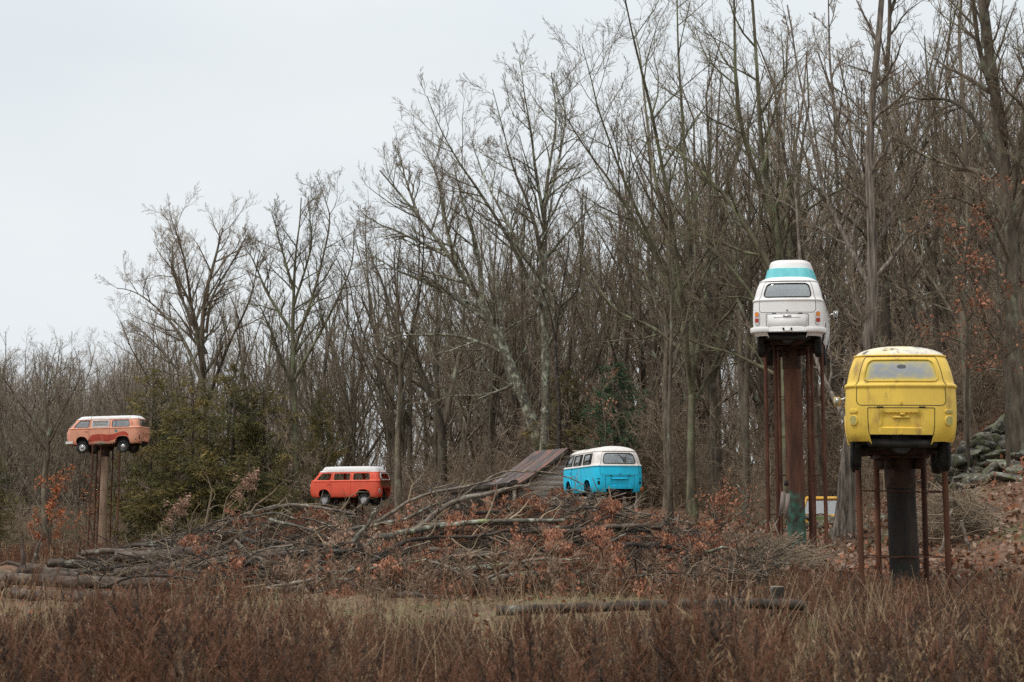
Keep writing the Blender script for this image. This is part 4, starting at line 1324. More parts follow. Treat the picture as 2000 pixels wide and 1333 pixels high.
    for sd in (1, -1):
        fl.box((sd * .42, 0, .31), (.09, 3.6, .1)).box((sd * .72, -.02, .345), (.1, 1.5, .07))
        for yc in (1.2, -1.2):
            fl.box((sd * .53, yc, .62), (.02, .9, .5)).box((sd * .68, yc, .82), (.3, .92, .02))
    for yc in (1.2, -1.2):
        fl.tubes(np.array([(-.66, yc, .25), (.66, yc, .25)]), .045, 8)
    fl.box((0, -1.80, .50), (.62, .46, .26)).box((.0, -1.62, .36), (.36, .5, .2))
    fl.lathe([(.0, -.06), (.16, -.06), (.175, -.02), (.175, .05), (.0, .06)], c=(.0, -2.05, .30), axis='y', n=26)
    fl.tubes(np.array([(-.5, -2.05, .31), (-.2, -2.1, .29), (.35, -2.1, .29), (.52, -2.0, .3)]), .07, 10)
    fl.box((-.3, -1.3, .27), (.12, .5, .08)).box((.3, -1.3, .27), (.12, .5, .08))
    fl.build('underbody', UNDER, root, sharp=40)
    dr = cfg.get('droop', .12)
    for sd in (1, -1):
        for yc in (1.2, -1.2):
            st = cfg['wheels'].get((sd, yc), 'plain')
            if st is None: continue
            wheel(root, sd * .70, yc, .335 - dr, st, sd)
    return root

CREAM = material('cream_paint', [(.66, .63, .6), (.78, .76, .73)], 3, rough=.5, extra=[((.3, .22, .17), 4, .66, .76, (1, 1, .5))])
CURT = material('tan_curtain', [(.42, .32, .24), (.52, .42, .33)], 6, rough=.9)
BLIND = material('window_blind', [(.72, .72, .7), (.8, .8, .78)], 5, rough=.8)
BLIND_D = material('blind_slat', [(.5, .5, .49), (.58, .58, .56)], 5, rough=.8)
STICK = material('dark_sticker', [(.07, .08, .09), (.11, .12, .12)], 20, rough=.6)
LAMPY = material('painted_over_lens', [(.36, .31, .1), (.5, .43, .14)], 20, rough=.5)

YELLOW = paint('yellow_paint', (.86, .575, .085), (.36, .22, .07), .55, .5, extra=[((.16, .12, .06), 5, .64, .78, (1, 1, .22)), ((.09, .07, .03), 2.2, .66, .8, (1, 1, .18))], lowrust=.0)
YROOF = material('weathered_roof', [(.74, .60, .28), (.78, .7, .52), (.6, .55, .48)], 2.4, rough=.7, extra=[((.1, .07, .06), 5, .56, .66, (1, 1, 1)), ((.5, .46, .44), 9, .55, .65, (1, 1, 1))])
WHITE = paint('white_paint', (.83, .80, .775), (.5, .42, .36), .68, .45, .03)
TEAL = material('teal_canvas', [(.14, .52, .55), (.2, .6, .62)], 6, stretch=(1, 1, .1), rough=.8)
BLUE = paint('bright_blue_paint', (.014, .60, .88), (.03, .2, .3), .62, .5, .1, lowrust=.06)
BWHITE = paint('aged_white_paint', (.78, .73, .68), (.45, .34, .27), .62, .5, .04)
RED = paint('coral_red_paint', (.84, .115, .06), (.3, .06, .03), .62, .55, .1, lowrust=.08)
ORANGE = paint('faded_orange_paint', (.78, .345, .22), (.45, .26, .17), .57, .6, .14, lowrust=.15)
PRIMER = paint('red_primer', (.46, .065, .035), (.6, .2, .12), .62, .7, .2)
PALEPATCH = material('bare_filler', [(.4, .36, .27), (.52, .46, .36)], 5, rough=.8)
TEALPATCH = material('teal_patch', [(.08, .2, .2), (.13, .28, .26)], 9, rough=.8)
RUSTP = material('rusted_panel', [(.09, .03, .018), (.2, .07, .035), (.3, .13, .07)], 7, rough=.85, bump=.4, extra=[((.55, .45, .4), 5, .6, .66, (1, 1, 1))])
RUSTO = material('orange_rust', [(.3, .09, .03), (.5, .2, .06)], 9, rough=.85, bump=.4)
POPW = material('pop_top_white', [(.72, .70, .675), (.8, .785, .765)], 3, rough=.6, extra=[((.5, .32, .28), 3, .66, .74, (1, 1, 1)), ((.45, .4, .36), 8, .64, .74, (1, .3, 1))])

def place_van(px, py_, d, bearing, zroot, cfg, pitch=0.0, roll=0.0):
    """px: photo column of the middle of the tail, d its distance"""
    th = R(bearing)
    rear = at(px, 700, d)
    cfg['loc'] = (rear.x + 2.2 * math.sin(th), d + 2.2 * math.cos(th), zroot)
    cfg['rot'] = (R(pitch), R(roll), -th)
    return camper_van(cfg)
VAN_GROUP = 'camper vans raised on posts'
vans = {}
wh = lambda st: {(1, 1.2): st, (1, -1.2): st, (-1, 1.2): st, (-1, -1.2): st}
vans['yellow'] = place_van(1755, 0, 22.4, 13.6, 2.24, dict(lower=YELLOW, roof=YROOF, rear_glass=GLASS_DUSTY, rear_seal=YELLOW, sticker=True, lamps='painted', plate_lamp=True,
    wheels=wh('plain'), mirrors=[(-1, 'low')], crownh=.2, dents=[(.72, .36, .12, .03)]), roll=1.0)
tag(vans['yellow'], 'dirty yellow camper van seen from behind on a thick dark post', 'camper van', VAN_GROUP)
vans['white'] = place_van(1538, 0, 34.6, 14.8, 5.30, dict(lower=WHITE, roof=WHITE, top='tall', band_mat=TEAL, top_mat=WHITE, blind=True, lamps='tall', plate_panel=True, bumper=True,
    wheels=wh('plain'), mirrors=[(1, 'high')], dark_lock=True, bright_handles=True, rear_glass=GLASS_PALE), roll=1.2)
tag(vans['white'], 'white camper van with a teal band on its raised roof, highest of all the vans', 'camper van', VAN_GROUP)
vans['blue'] = place_van(1209, 0, 48.0, -13.2, 1.50, dict(lower=BLUE, upper=BWHITE, roof=BWHITE, lamps='hole', plate_hood=True, vents=True, glass=GLASS_PALE,
    wheels={(1, -1.2): 'plain', (-1, -1.2): 'plain', (1, 1.2): 'plain', (-1, 1.2): None}, dark_lock=True), pitch=-.8)
tag(vans['blue'], 'bright blue camper van with a white top half, in front of the barn', 'camper van', VAN_GROUP)
vans['red'] = place_van(757, 0, 79.0, -70.5, 1.34, dict(lower=RED, roof=POPW, top='westfalia', toph=.31, topf=1.55, top_mat=POPW, no_glass=True, no_lid=True, lamps='ring',
    tailgate_mats=(RUSTP, RUSTP), wheels={(-1, 1.2): 'alloy', (-1, -1.2): 'alloy', (1, -1.2): 'plain', (1, 1.2): 'plain'}, droop=.17), pitch=-.4)
tag(vans['red'], 'coral red camper van with empty windows and silver wheels behind the brush heap', 'camper van', VAN_GROUP)
ya = np.linspace(-1.55, .78, 30)
topw = .83 + .05 * np.sin(ya * 4.2 + .6) + .1 * np.clip((.1 - ya), 0, 1.2)
topw[0:3] *= [.85, .93, .98]; topw[-3:] *= [.99, .93, .8]
botw = .47 + .12 * np.clip((-ya - .3), 0, 1.5) + .03 * np.sin(ya * 6)
pp = np.concatenate([np.stack([-s_right(ya), botw], -1), np.stack([-s_right(ya[::-1]), topw[::-1]], -1)])
pt_ = np.linspace(0, 2 * PI, 19)[:-1]
p2 = np.stack([-s_right(.05 + .33 * np.cos(pt_)), .40 + .055 * np.sin(pt_)], -1)
p3 = np.stack([-s_right(-.82 + .09 * np.cos(pt_)), 1.03 + .085 * np.sin(pt_)], -1)
vans['orange'] = place_van(289, 0, 80.2, -82.0, 4.30, dict(lower=ORANGE, roof=POPW, top='westfalia', toph=.2, topf=1.6, top_mat=POPW, top_seam=True, louvre=True, lamps='hole', front_bumper=True,
    wheels={(-1, 1.2): 'white', (-1, -1.2): 'hubcap', (1, 1.2): 'plain', (1, -1.2): 'plain'}, patch=[p2, p3, pp], patch_mats=[PALEPATCH, TEALPATCH, PRIMER], vent_mat=PRIMER, droop=.17), pitch=-1.2)
tag(vans['orange'], 'faded orange camper van with a red primer patch, leftmost on a tall pale post', 'camper van', VAN_GROUP)
# rust along the torn right rear corner of the blue van and of the red van
c = shell(np.array([.9, .98, 1.06]), np.array([.44, .42, .45]), .012)
MB().tubes(np.stack([c[0] + [-.12, -.02, -.02], c[0], c[1], c[2], c[2] + [.03, .12, .05]]), np.array([.05, .085, .09, .07, .02]), 8).build('rusted_corner', RUSTO, vans['blue'])
# ------------------------------------------------------------------ posts under the vans
RUST = material('rusty_pipe', [(.055, .022, .013), (.105, .042, .024), (.16, .066, .036)], 3, stretch=(1, 1, .3), rough=.8, bump=.3)
HEADM = material('dark_rusty_plate', [(.02, .012, .01), (.05, .026, .018), (.085, .04, .024)], 4, rough=.8, bump=.4)
def post_mat(name, cols, green=None, zt=2.0):
    m = material(name, cols, 2.2, stretch=(1.5, 1.5, .22), rough=.85, bump=.7, bscale=10, extra=[((.03, .02, .016), 3, .56, .68, (1, 1, .2))])
    if green:
        N, L = m.node_tree.nodes, m.node_tree.links; p = N['Principled BSDF']
        src = p.inputs['Base Color'].links[0].from_socket
        t = N.new('ShaderNodeTexCoord'); sp = N.new('ShaderNodeSeparateXYZ'); L.new(t.outputs['Object'], sp.inputs[0])
        n = N.new('ShaderNodeTexNoise'); n.inputs['Scale'].default_value = 2.6; n.inputs['Detail'].default_value = 6; L.new(t.outputs['Object'], n.inputs['Vector'])
        a = N.new('ShaderNodeMath'); a.operation = 'MULTIPLY_ADD'; a.inputs[1].default_value = 1.6; L.new(n.outputs['Fac'], a.inputs[0]); L.new(sp.outputs[2], a.inputs[2])
        b = N.new('ShaderNodeMath'); b.operation = 'MULTIPLY_ADD'; b.inputs[1].default_value = green[1]; L.new(sp.outputs[0], b.inputs[0]); L.new(a.outputs[0], b.inputs[2])
        mr = N.new('ShaderNodeMapRange'); mr.inputs[1].default_value = zt + .8 + .28; mr.inputs[2].default_value = zt + .8 - .16
        L.new(b.outputs[0], mr.inputs[0])
        n2 = N.new('ShaderNodeTexNoise'); n2.inputs['Scale'].default_value = 5; n2.inputs['Detail'].default_value = 5; L.new(t.outputs['Object'], n2.inputs['Vector'])
        r = N.new('ShaderNodeValToRGB'); r.color_ramp.elements[0].position = .42; r.color_ramp.elements[0].color = (.05, .042, .03, 1)
        r.color_ramp.elements[1].position = .6; r.color_ramp.elements[1].color = (*green[0], 1); L.new(n2.outputs['Fac'], r.inputs[0])
        mxn = N.new('ShaderNodeMix'); mxn.data_type = 'RGBA'; L.new(mr.outputs[0], mxn.inputs[0]); L.new(src, mxn.inputs[6]); L.new(r.outputs[0], mxn.inputs[7])
        L.new(mxn.outputs[2], p.inputs['Base Color'])
    return m

def post(label, px_top, px_base, d, ztop, rtop, rbase, mat, pipes, rings, piper=.045, plate=True):
    b = ground_at(px_base, d)
    root = empty('support_post', b)
    topx = at(px_top, 700, d).x - b.x
    H_ = ztop - b.z
    s = np.linspace(0, 1, 24)
    P = np.stack([topx * s, 0 * s, -.4 + (H_ + .4) * s], -1)
    r = np.interp(s, [0, 1], [rbase, rtop]) * (1 + rng.normal(size=24) * .012)
    MB().tubes(P, r, 20, capmat=0).build('pole', mat, root)
    if plate:
        mb = MB().box((topx, 0, H_ + .03), (rtop * 3.4, rtop * 3.4, .05)).lathe([(rtop + .012, -.5), (rtop + .02, -.48), (rtop + .02, -.02), (rtop + .012, 0)], c=(topx, 0, H_), axis='z', n=22)
        mb.box((topx, 0, H_ + .12), (.16, 2.6, .14)).box((topx, .6, H_ + .12), (1.35, .12, .12)).box((topx, -.6, H_ + .12), (1.35, .12, .12))
        for a in range(4):         # gussets and bolts under the plate
            ca, sa = math.cos(a * PI / 2 + PI / 4), math.sin(a * PI / 2 + PI / 4)
            mb.box((topx + ca * (rtop + .1), sa * (rtop + .1), H_ - .08), (.2, .016, .2), 0, Matrix.Rotation(a * PI / 2 + PI / 4, 4, 'Z'))
            mb.lathe([(0, -.03), (.03, -.03), (.03, 0), (0, 0)], c=(topx + ca * (rtop + .17), sa * (rtop + .17), H_ + .005), axis='z', n=8)
        mb.build('head_plate', HEADM, root)
    ends = []
    for (pt, pb, dd) in pipes:
        bb = ground_at(pb, d + dd) - b
        tp = at(pt, 700, d + dd)
        t_ = Vector((tp.x - b.x, dd, H_ + .16))
        bb = Vector((bb.x, dd, bb.z - .2))
        ends.append((bb, t_))
        q = np.array([bb.lerp(t_, k / 7) for k in range(8)])
        MB().tubes(q, piper, 10).build('pipe', RUST, root)
    for z in rings:       # hoops of rod tying the pipes together
        pts = []
        for bb, t_ in ends:
            f = (z - bb.z) / (t_.z - bb.z); pts.append(bb.lerp(t_, f))
        cxy = sum(pts, Vector()) / len(pts)
        pts.sort(key=lambda p: math.atan2(p.y - cxy.y, p.x - cxy.x))
        q = []
        for i, p in enumerate(pts):
            n = pts[(i + 1) % len(pts)]
            o = (p - cxy); o.z = 0
            q += [p + o.normalized() * piper, p.lerp(n, .5)]
        q = np.array(q); q[:, 2] += rng.normal(size=len(q)) * .01
        MB().tubes(q, .011, 6, closed=True).build('hoop', RUST, root)
    tag(root, label, 'post', 'posts holding up the vans')
    return root

P_WHITE = post_mat('rusty_brown_pole', [(.05, .023, .015), (.11, .045, .026), (.17, .078, .042)], ((.055, .145, .108), 1.1), 1.5)
P_DARK = post_mat('dark_tarred_pole', [(.013, .011, .01), (.028, .021, .017), (.06, .04, .028)], ((.028, .05, .04), 0.0), .12)
P_PALE = post_mat('weathered_tan_pole', [(.2, .13, .085), (.33, .225, .155), (.4, .29, .21)])
wp = post('tall rust brown post with green paint at its foot under the white van', 1546, 1552, 36.2, 5.30 + .16 - .02, .215, .235, P_WHITE,
          [(1495, 1497, .1), (1514, 1516, .2), (1521, 1522, 1.3), (1577, 1579, .2), (1585, 1586, 1.3), (1605, 1609, .15)], [1.1, 2.1, 3.1, 4.1], piper=.05)
# two short boards nailed to the white van's post
bo = at(1530, 985, 35.8) - wp.location
for k, (dx, dz, rot) in enumerate(((-.04, 0, .14), (.09, -.05, .1))):
    MB().box((bo.x + dx, bo.y - .02, bo.z + dz), (.1, .03, .62), 0, Matrix.Rotation(rot, 4, 'Y')).build('board', material('grey_board', [(.17, .13, .11), (.28, .23, .2)], 6, stretch=(4, 4, .5), bump=.5), wp)
MB().box((bo.x + .08, bo.y - .03, bo.z + .52), (.09, .08, .14)).build('meter_box', UNDER, wp)
yp = post('thick short dark post with four rusty pipes under the yellow van', 1751, 1760, 24.3, 2.24 + .1, .235, .255, P_DARK,
          [(1670, 1676, -.25), (1706, 1709, .5), (1797, 1800, .5), (1838, 1843, -.25)], [.62, 1.72], piper=.05)
op = post('tall pale tan post with thin rusty rods under the orange van', 212, 206, 80.5, 4.30 + .14, .2, .235, P_PALE,
          [(187, 179, -.9), (203, 196, -.6), (196, 190, .8), (226, 222, .7), (239, 236, -.8)], [1.2, 2.6, 3.9], piper=.045)
rp = post('stout brown post and pipes under the red van', 690, 690, 80.9, 1.28 + .14, .3, .3, P_WHITE, [(664, 664, -.8), (650, 650, .5), (711, 711, .6), (695, 695, -.9)], [.8], piper=.05)
bp = post('dark steel post under the blue van', 1196, 1196, 49.2, 1.50 + .14, .11, .12, P_DARK, [(1187, 1187, .9), (1212, 1212, 1.3)], [.6], piper=.04)
# offcut of yellow sheet hanging from the pipes of the yellow van
# ------------------------------------------------------------------ barn behind the blue van
def barn():
    d = 58.0
    c0 = ground_at(1120, d)
    yaw = R(17)
    root = empty('barn', c0, (0, 0, yaw))
    Mi = Matrix.Rotation(-yaw, 4, 'Z')
    def loc(px, py, dd=0.0):
        p = at(px, py, d + dd) - Vector(c0); return Mi @ p
    xl, xr = loc(996, 950).x, loc(1256, 950).x
    ze = loc(985, 949).z                   # eave height at the left
    xm = loc(1104, 880).x; zr = loc(1104, 880).z
    zw = -.4
    L = 3.8
    WOOD = [material('weathered_board_%s' % n, cs, 4, stretch=(.3, 1, 5), rough=.9, bump=.6, rand=.25, extra=[((.1, .085, .07), 6, .58, .68, (.3, 1, 6))])
            for n, cs in (('grey', [(.36, .32, .28), (.5, .455, .41)]), ('tan', [(.38, .33, .27), (.54, .48, .42)]))]
    mesh_cache = {}
    bh = .21
    nrow = int((zr - zw) / bh) + 1
    slope = (zr - ze) / (xm - xl)
    for k in range(nrow):
        z0 = zw + k * bh; z1 = min(z0 + bh - .014, zr)
        if z1 - z0 < .04: continue
        zc = z1
        a = xl + .12 if zc < ze else xl + (zc - ze) / slope + .12
        b = xr if zc < zr - .9 else xr - (zc - (zr - .9)) * 1.4
        if b - a < .3: continue
        cut = [a, a + (b - a) * rng.uniform(.35, .65), b] if b - a > 3 else [a, b]
        for u, v in zip(cut[:-1], cut[1:]):
            MB().box(((u + v) / 2, -.012 + rng.normal() * .006, (z0 + z1) / 2 + rng.normal() * .006), (v - u - .012, .03, z1 - z0), 0, Matrix.Rotation(rng.normal() * .004, 4, 'Y')).build('plank', WOOD[int(rng.integers(2))], root)
    # framed side and back walls, dark inside
    mb = MB().box((xr - .06, L / 2, (zw + ze) / 2), (.08, L - .1, ze - zw)).box((xl + .25, L / 2, (zw + ze) / 2), (.08, L - .1, ze - zw)).box(((xl + xr) / 2, L, (zw + ze) / 2), (xr - xl - .2, .08, ze - zw))
    mb.build('wall', WOOD[0], root)
    for px_ in (1253,):
        MB().box((xr, -.03, (zw + zr - 1) / 2), (.13, .06, zr - 1 - zw)).build('corner_post', WOOD[0], root)
    ROOFM = material('rusty_roof_sheet', [(.055, .043, .041), (.1, .073, .067), (.135, .085, .07)], 1.6, stretch=(.5, 2, 1), rough=.55, spec=.5, bump=.2, rand=.2,
                     extra=[((.3, .1, .05), 1.2, .53, .64, (.6, 2.5, 1)), ((.34, .31, .33), 2.2, .6, .7, (.3, 6, 1))])
    # left slope of the roof: overlapping ribbed sheets running from ridge to eave
    A = Vector((xm, -.3, zr + .06)); E = Vector((xl - .25, -.3, ze - .25 * slope + .06))
    n = 5
    wsh = (L + .6) / n
    for k in range(n):
        mb = MB()
        y0 = -.32 + k * wsh
        prof = []
        for q in range(9):
            t = q / 8
            prof.append((y0 + t * (wsh + .03), .035 if q in (2, 6) else (.012 if q in (0, 8) else 0.0)))
        nrm = Vector((-(zr - ze), 0, xm - xl)).normalized()
        V = []
        lift = rng.uniform(0, .025)
        for t in np.linspace(0, 1, 7):
            p = A.lerp(E, t)
            for (yy, hgt) in prof:
                sag = -.08 * math.sin(t * PI) * (1 + .3 * math.sin(k))
                V.append((p.x + nrm.x * hgt, yy, p.z + nrm.z * (hgt + lift) + sag))
        Q = [(i * 9 + j, (i + 1) * 9 + j, (i + 1) * 9 + j + 1, i * 9 + j + 1) for i in range(6) for j in range(8)]
        mb.add(V, Q)
        mb.build('roof_sheet', ROOFM, root, smooth=False)
    # right slope
    B = Vector((xr + .3, -.3, zr - (xr + .3 - xm) * slope * .75))
    mb = MB().add([A, B, B + Vector((0, L + .6, 0)), A + Vector((0, L + .6, 0))], [(0, 1, 2, 3)]); mb.build('roof_slope', ROOFM, root)
    # verge board under the gable edge
    q = np.array([E + Vector((.05, -.03, -.1)), A + Vector((0, -.03, -.1))])
    dv = A - E
    MB().box((A + E) / 2 + Vector((0, -.03, -.13)), (dv.length, .04, .16), 0, Matrix.Rotation(-math.atan2(dv.z, dv.x), 4, 'Y')).build('verge_board', M['darkwood'], root)
    tag(root, 'weathered grey board barn with a rusty metal roof behind the blue van', 'barn')
    # low lean-to on the left of the barn
    d2 = 56.0
    o = ground_at(930, d2)
    r2 = empty('lean_to_shed', o)
    def l2(px, py, dd=0): return at(px, py, d2 + dd) - Vector(o)
    a, b = l2(832, 962), l2(1010, 938)
    mb = MB()
    k = 26
    V = []
    for i in range(k + 1):
        t = i / k
        p = a.lerp(b, t); hgt = .03 if i % 3 == 0 else 0
        V += [(p.x, 0, p.z + hgt), (p.x, 2.6, p.z + hgt + .06)]
    mb.add(V, [(2 * i, 2 * i + 2, 2 * i + 3, 2 * i + 1) for i in range(k)])
    mb.build('roof_sheet', material('dark_metal_roof', [(.035, .03, .028), (.07, .06, .056)], 2, rough=.5, bump=.2, extra=[((.3, .3, .31), 3, .62, .7, (1, .3, 1))]), r2, smooth=False)
    dv = b - a
    MB().box((a + b) / 2 + Vector((0, .06, -.14)), (dv.length, .1, .2), 0, Matrix.Rotation(-math.atan2(dv.z, dv.x), 4, 'Y')).build('beam', M['darkwood'], r2)
    for t in (.04, .35, .68, .97):
        p = a.lerp(b, t)
        MB().box((p.x, .12, p.z / 2 - .3), (.14, .14, p.z + .3)).build('prop', M['deadwood'], r2)
    MB().box(((a.x + b.x) / 2, 3.1, (a.z + b.z) / 4), (b.x - a.x, .05, (a.z + b.z) / 2 + .2)).build('back_wall', M['darkwood'], r2)
    tag(r2, 'low open shed with a dark metal roof left of the barn', 'shed')
barn()

# ------------------------------------------------------------------ yellow car half hidden among the rocks
def yellow_car():
    d = 52.0
    o = at(1600, 1012, d)
    g = gz(o.x, d)
    o = at(1602, 970, d)
    root = empty('parked_car', (o.x + .25, d, o.z - 1.70), (0, 0, R(70)))
    Y = material('amber_car_paint', [(.62, .34, .05), (.75, .43, .07)], 2, rough=.4, extra=[((.5, .42, .3), 5, .6, .72, (1, 1, 1))])
    # body lofted along its length (x), seen from a front corner
    prof = [(-2.0, .55, .95), (-1.95, .5, 1.0), (-1.5, .45, 1.05), (-.9, .45, 1.08), (1.2, .45, 1.05), (1.9, .5, .98), (2.0, .55, .9)]
    def sect(x, z0, z1, hw): return [(x, -hw, z0), (x, hw, z0), (x, hw + .03, (z0 + z1) / 2), (x, hw - .04, z1), (x, -hw + .04, z1), (x, -hw - .03, (z0 + z1) / 2)]
    mb = MB(); V = sum([sect(x, a, b, .8 if abs(x) < 1.9 else .72) for x, a, b in prof], [])
    Q = [(i * 6 + j, (i + 1) * 6 + j, (i + 1) * 6 + (j + 1) % 6, i * 6 + (j + 1) % 6) for i in range(6) for j in range(6)]
    Q += [(0, 1, 2, 5), (5, 2, 3, 4), (36, 41, 38, 37), (41, 40, 39, 38)]
    mb.add(V, Q); mb.build('body', Y, root, sharp=35)
    # cabin: pillars, roof and panes
    zb, zt = 1.04, 1.62
    bt = [(-1.2, -.74), (1.1, -.74), (1.1, .74), (-1.2, .74)]; tp = [(-.75, -.64), (.95, -.64), (.95, .64), (-.75, .64)]
    mb = MB()
    for (a, b), (c, e) in zip(bt, tp): mb.tubes(np.array([(a, b, zb - .05), (c, e, zt)]), .055, 6)
    mb.tubes(np.array([(.15, -.74, zb), (.12, -.64, zt)]), .05, 6); mb.tubes(np.array([(.15, .74, zb), (.12, .64, zt)]), .05, 6)
    mb.build('pillar_frame', Y, root)
    MB().box((.1, 0, zt + .03), (1.85, 1.42, .1), taper=.9).build('roof', Y, root)
    def quad(name, p): MB().add(p, [(0, 1, 2, 3)]).build(name, GLASS_PALE, root, uv=[(0, 0), (1, 0), (1, 1), (0, 1)])
    quad('windscreen', [(-1.2, .72, zb), (-1.2, -.72, zb), (-.75, -.62, zt), (-.75, .62, zt)])
    quad('rear_window', [(1.1, -.72, zb), (1.1, .72, zb), (.95, .62, zt), (.95, -.62, zt)])
    quad('side_window', [(-1.12, -.74, zb), (.12, -.74, zb), (.1, -.64, zt), (-.72, -.64, zt)]); quad('side_window', [(.2, -.74, zb), (1.06, -.74, zb), (.92, -.64, zt), (.16, -.64, zt)])
    quad('side_window', [(.12, .74, zb), (-1.12, .74, zb), (-.72, .64, zt), (.1, .64, zt)])
    for sx in (-1.25, 1.25):
        for sy in (-.72, .72):
            MB().lathe([(0, -.08), (.2, -.09), (.31, -.08), (.32, 0), (.31, .08), (.2, .09), (0, .08)], c=(sx, sy, .32), axis='y', n=20).build('wheel', TYRE, root)
    tag(root, 'amber yellow old car half hidden by stones behind the white van post', 'car')
yellow_car()

# ------------------------------------------------------------------ rocks
ROCKM = material('mossy_rock', [(.06, .053, .041), (.135, .122, .095), (.23, .212, .17)], 3, rough=.9, bump=.9, bscale=7, rand=.25,
                 extra=[((.33, .35, .29), 5, .56, .66, (1, 1, 1)), ((.075, .085, .026), 2.2, .5, .64, (1, 1, 1))])
def rock_mesh(seed, flat):
    r_ = np.random.default_rng(seed)
    import bmesh
    bm = bmesh.new(); bmesh.ops.create_icosphere(bm, subdivisions=3, radius=.5)
    planes = [(unit(r_.normal(size=3)), r_.uniform(.26, .42)) for _ in range(11)]
    o = Vector(r_.uniform(-50, 50, 3))
    for v in bm.verts:
        p = np.array(v.co)
        for n, dd in planes:
            k = p @ n
            if k > dd: p = p - n * (k - dd) * .93
        p = p + np.array(v.normal) * (.05 * mnoise.noise(v.co * 3 + o) + .03 * mnoise.noise(v.co * 8 + o))
        v.co = p * np.array([1.25, .95, flat])
    me = bpy.data.meshes.new('rock'); bm.to_mesh(me); bm.free()
    me.shade_smooth(); me.set_sharp_from_angle(angle=R(48)); me.materials.append(ROCKM)
    return me
ROCKS = [rock_mesh(200 + i, f) for i, f in enumerate([.45, .6, .75, .4, .55, .35, .65, .5])]
rng = np.random.default_rng(91)
def rock(x, d, s, label, group, lift=0.0):
    o = bpy.data.objects.new('rock', ROCKS[int(rng.integers(len(ROCKS)))])
    o.location = (x, d, gz(x, d) + s * .1 + lift)
    o.rotation_euler = (rng.normal() * .25, rng.normal() * .25 + .12, rng.uniform(0, 2 * PI))
    o.scale = (s * rng.uniform(.8, 1.25), s * rng.uniform(.8, 1.25), s * rng.uniform(.75, 1.2))
    link(o); tag(o, label, 'rock', group); return o
for px, d, s, lb in ((1962, 38.5, 1.0, 'largest grey boulder with a smooth face at the foot of the oak'), (1935, 43.5, 1.0, 'big mossy outcrop below the dark trunks on the bank'),
                     (1615, 48, 1.5, 'pale lichen covered boulder in front of the amber car'), (1640, 47, 1.1, 'grey stone against the shaggy tree'), (1590, 47, 1.0, 'low grey stone left of the amber car boulder'),
                     (1985, 43, .9, 'mossy slab at the top of the stone bank by the photo edge')):
    rock((px - 1000) / FPX * d, d, s, lb, 'boulders on the bank')
n = 0
while n < 170:                       # tumbled stones of the bank
    px = rng.uniform(1840, 2030); t = rng.random()
    d = rng.uniform(37.5, 46.5)
    line = np.interp(px, [1840, 1900, 2000], [42.5, 43.5, 45])
    if abs(d - line) > abs(rng.normal()) * 2.3 + .2: continue
    s = min(.2 + rng.gamma(2.0, .15), .85)
    rock((px - 1000) / FPX * d, d, s, 'grey lichen stone tumbled on the bank right of the yellow van', 'tumbled stones of the bank', s * .16 + (rng.uniform(0, .5) if abs(d - line) < .9 else 0)); n += 1
n = 0
while n < 95:                        # low scattered stones of the old wall at the wood edge
    px = rng.uniform(1270, 1840); d = rng.uniform(47, 54) if px < 1560 else rng.uniform(41, 50)
    rock((px - 1000) / FPX * d, d, min(.14 + rng.gamma(2, .13), .8), 'small grey stone scattered along the wood edge behind the posts', 'scattered stones at the wood edge'); n += 1

# ------------------------------------------------------------------ the brush heap: logs and limbs
rng = np.random.default_rng(95)
def felled(name, label, pts, d, r0, r1, mat, cap=None, group=None, twigs=0, dd=0.0, leaves=0, leafmat='leaf_rust', cat='log', knob=.06, tl=.4):
    P = [at(a, b, d + dd * k / max(len(pts) - 1, 1)) for k, (a, b) in enumerate(pts)]
    o0 = P[0].copy()
    n = max(10, 5 * len(pts))
    L = smooth_line([p - o0 for p in P], n)
    L = L + np.cumsum(rng.normal(size=(n, 3)) * .008, 0)
    Rr = np.linspace(r0, r1, n) / pxm(d) * (1 + rng.normal(size=n) * knob)
    root = empty(name, o0)
    MB().tubes(L, Rr, 12 if r0 > 7 else 8, capmat=1 if cap else 0).build('stem', [M[mat], M[cap or mat]], root)
    if twigs:
        cb = MB()
        A, B = grow(L[None], Rr[None], twigs, .25, 1, R(48), tl, 5, up=.12, rmin=.006, lcap=1.5, wig=.25, trop=.0)
        cb.tubes(A, B, 4)
        A2, B2 = grow(A, B, 4, .2, 1, R(48), .5, 3, up=.0, rmin=.005, wig=.25, trop=-.02)
        cb.tubes(A2, B2, 3)
        cb.build('twigs', M['twig'] if mat != 'lichenwood' else M['twig'], root)
        if leaves:
            lb = MB()
            cl = A2[rng.random(len(A2)) < .45][:, 1:].reshape(-1, 3)
            if len(cl):
                leaf_faces(lb, cl, .085, per=max(1, leaves // len(cl)), droop=1.6)
                lb.build('leaves', M[leafmat], root)
    tag(root, label, cat, group)
    return root
LG = 'logs at the foot of the brush heap'; BG = 'limbs of the brush heap'
felled('log', 'long low log lying across the grass at far left, upper of the pair', [(-30, 1132), (80, 1138), (170, 1143), (340, 1148)], 24.6, 12, 11, 'logbark', 'cutwood', LG, knob=.03)
felled('log', 'log with an orange cut end at far left, lower of the pair', [(2, 1160), (45, 1160), (200, 1166), (430, 1172)], 23.6, 11, 10, 'logbark', 'cutwood', LG, knob=.03)
felled('log', 'lower left log whose end is cut by the photo edge', [(-40, 1150), (5, 1152)], 23.8, 10, 10, 'logbark', 'cutwood', LG)
t_ = felled('stump', 'dark uprooted stump curving into a log at the left of the heap', [(6, 1146), (34, 1122), (66, 1114), (100, 1121), (155, 1132)], 25.6, 9, 13, 'logbark', None, LG, cat='stump', knob=.08)
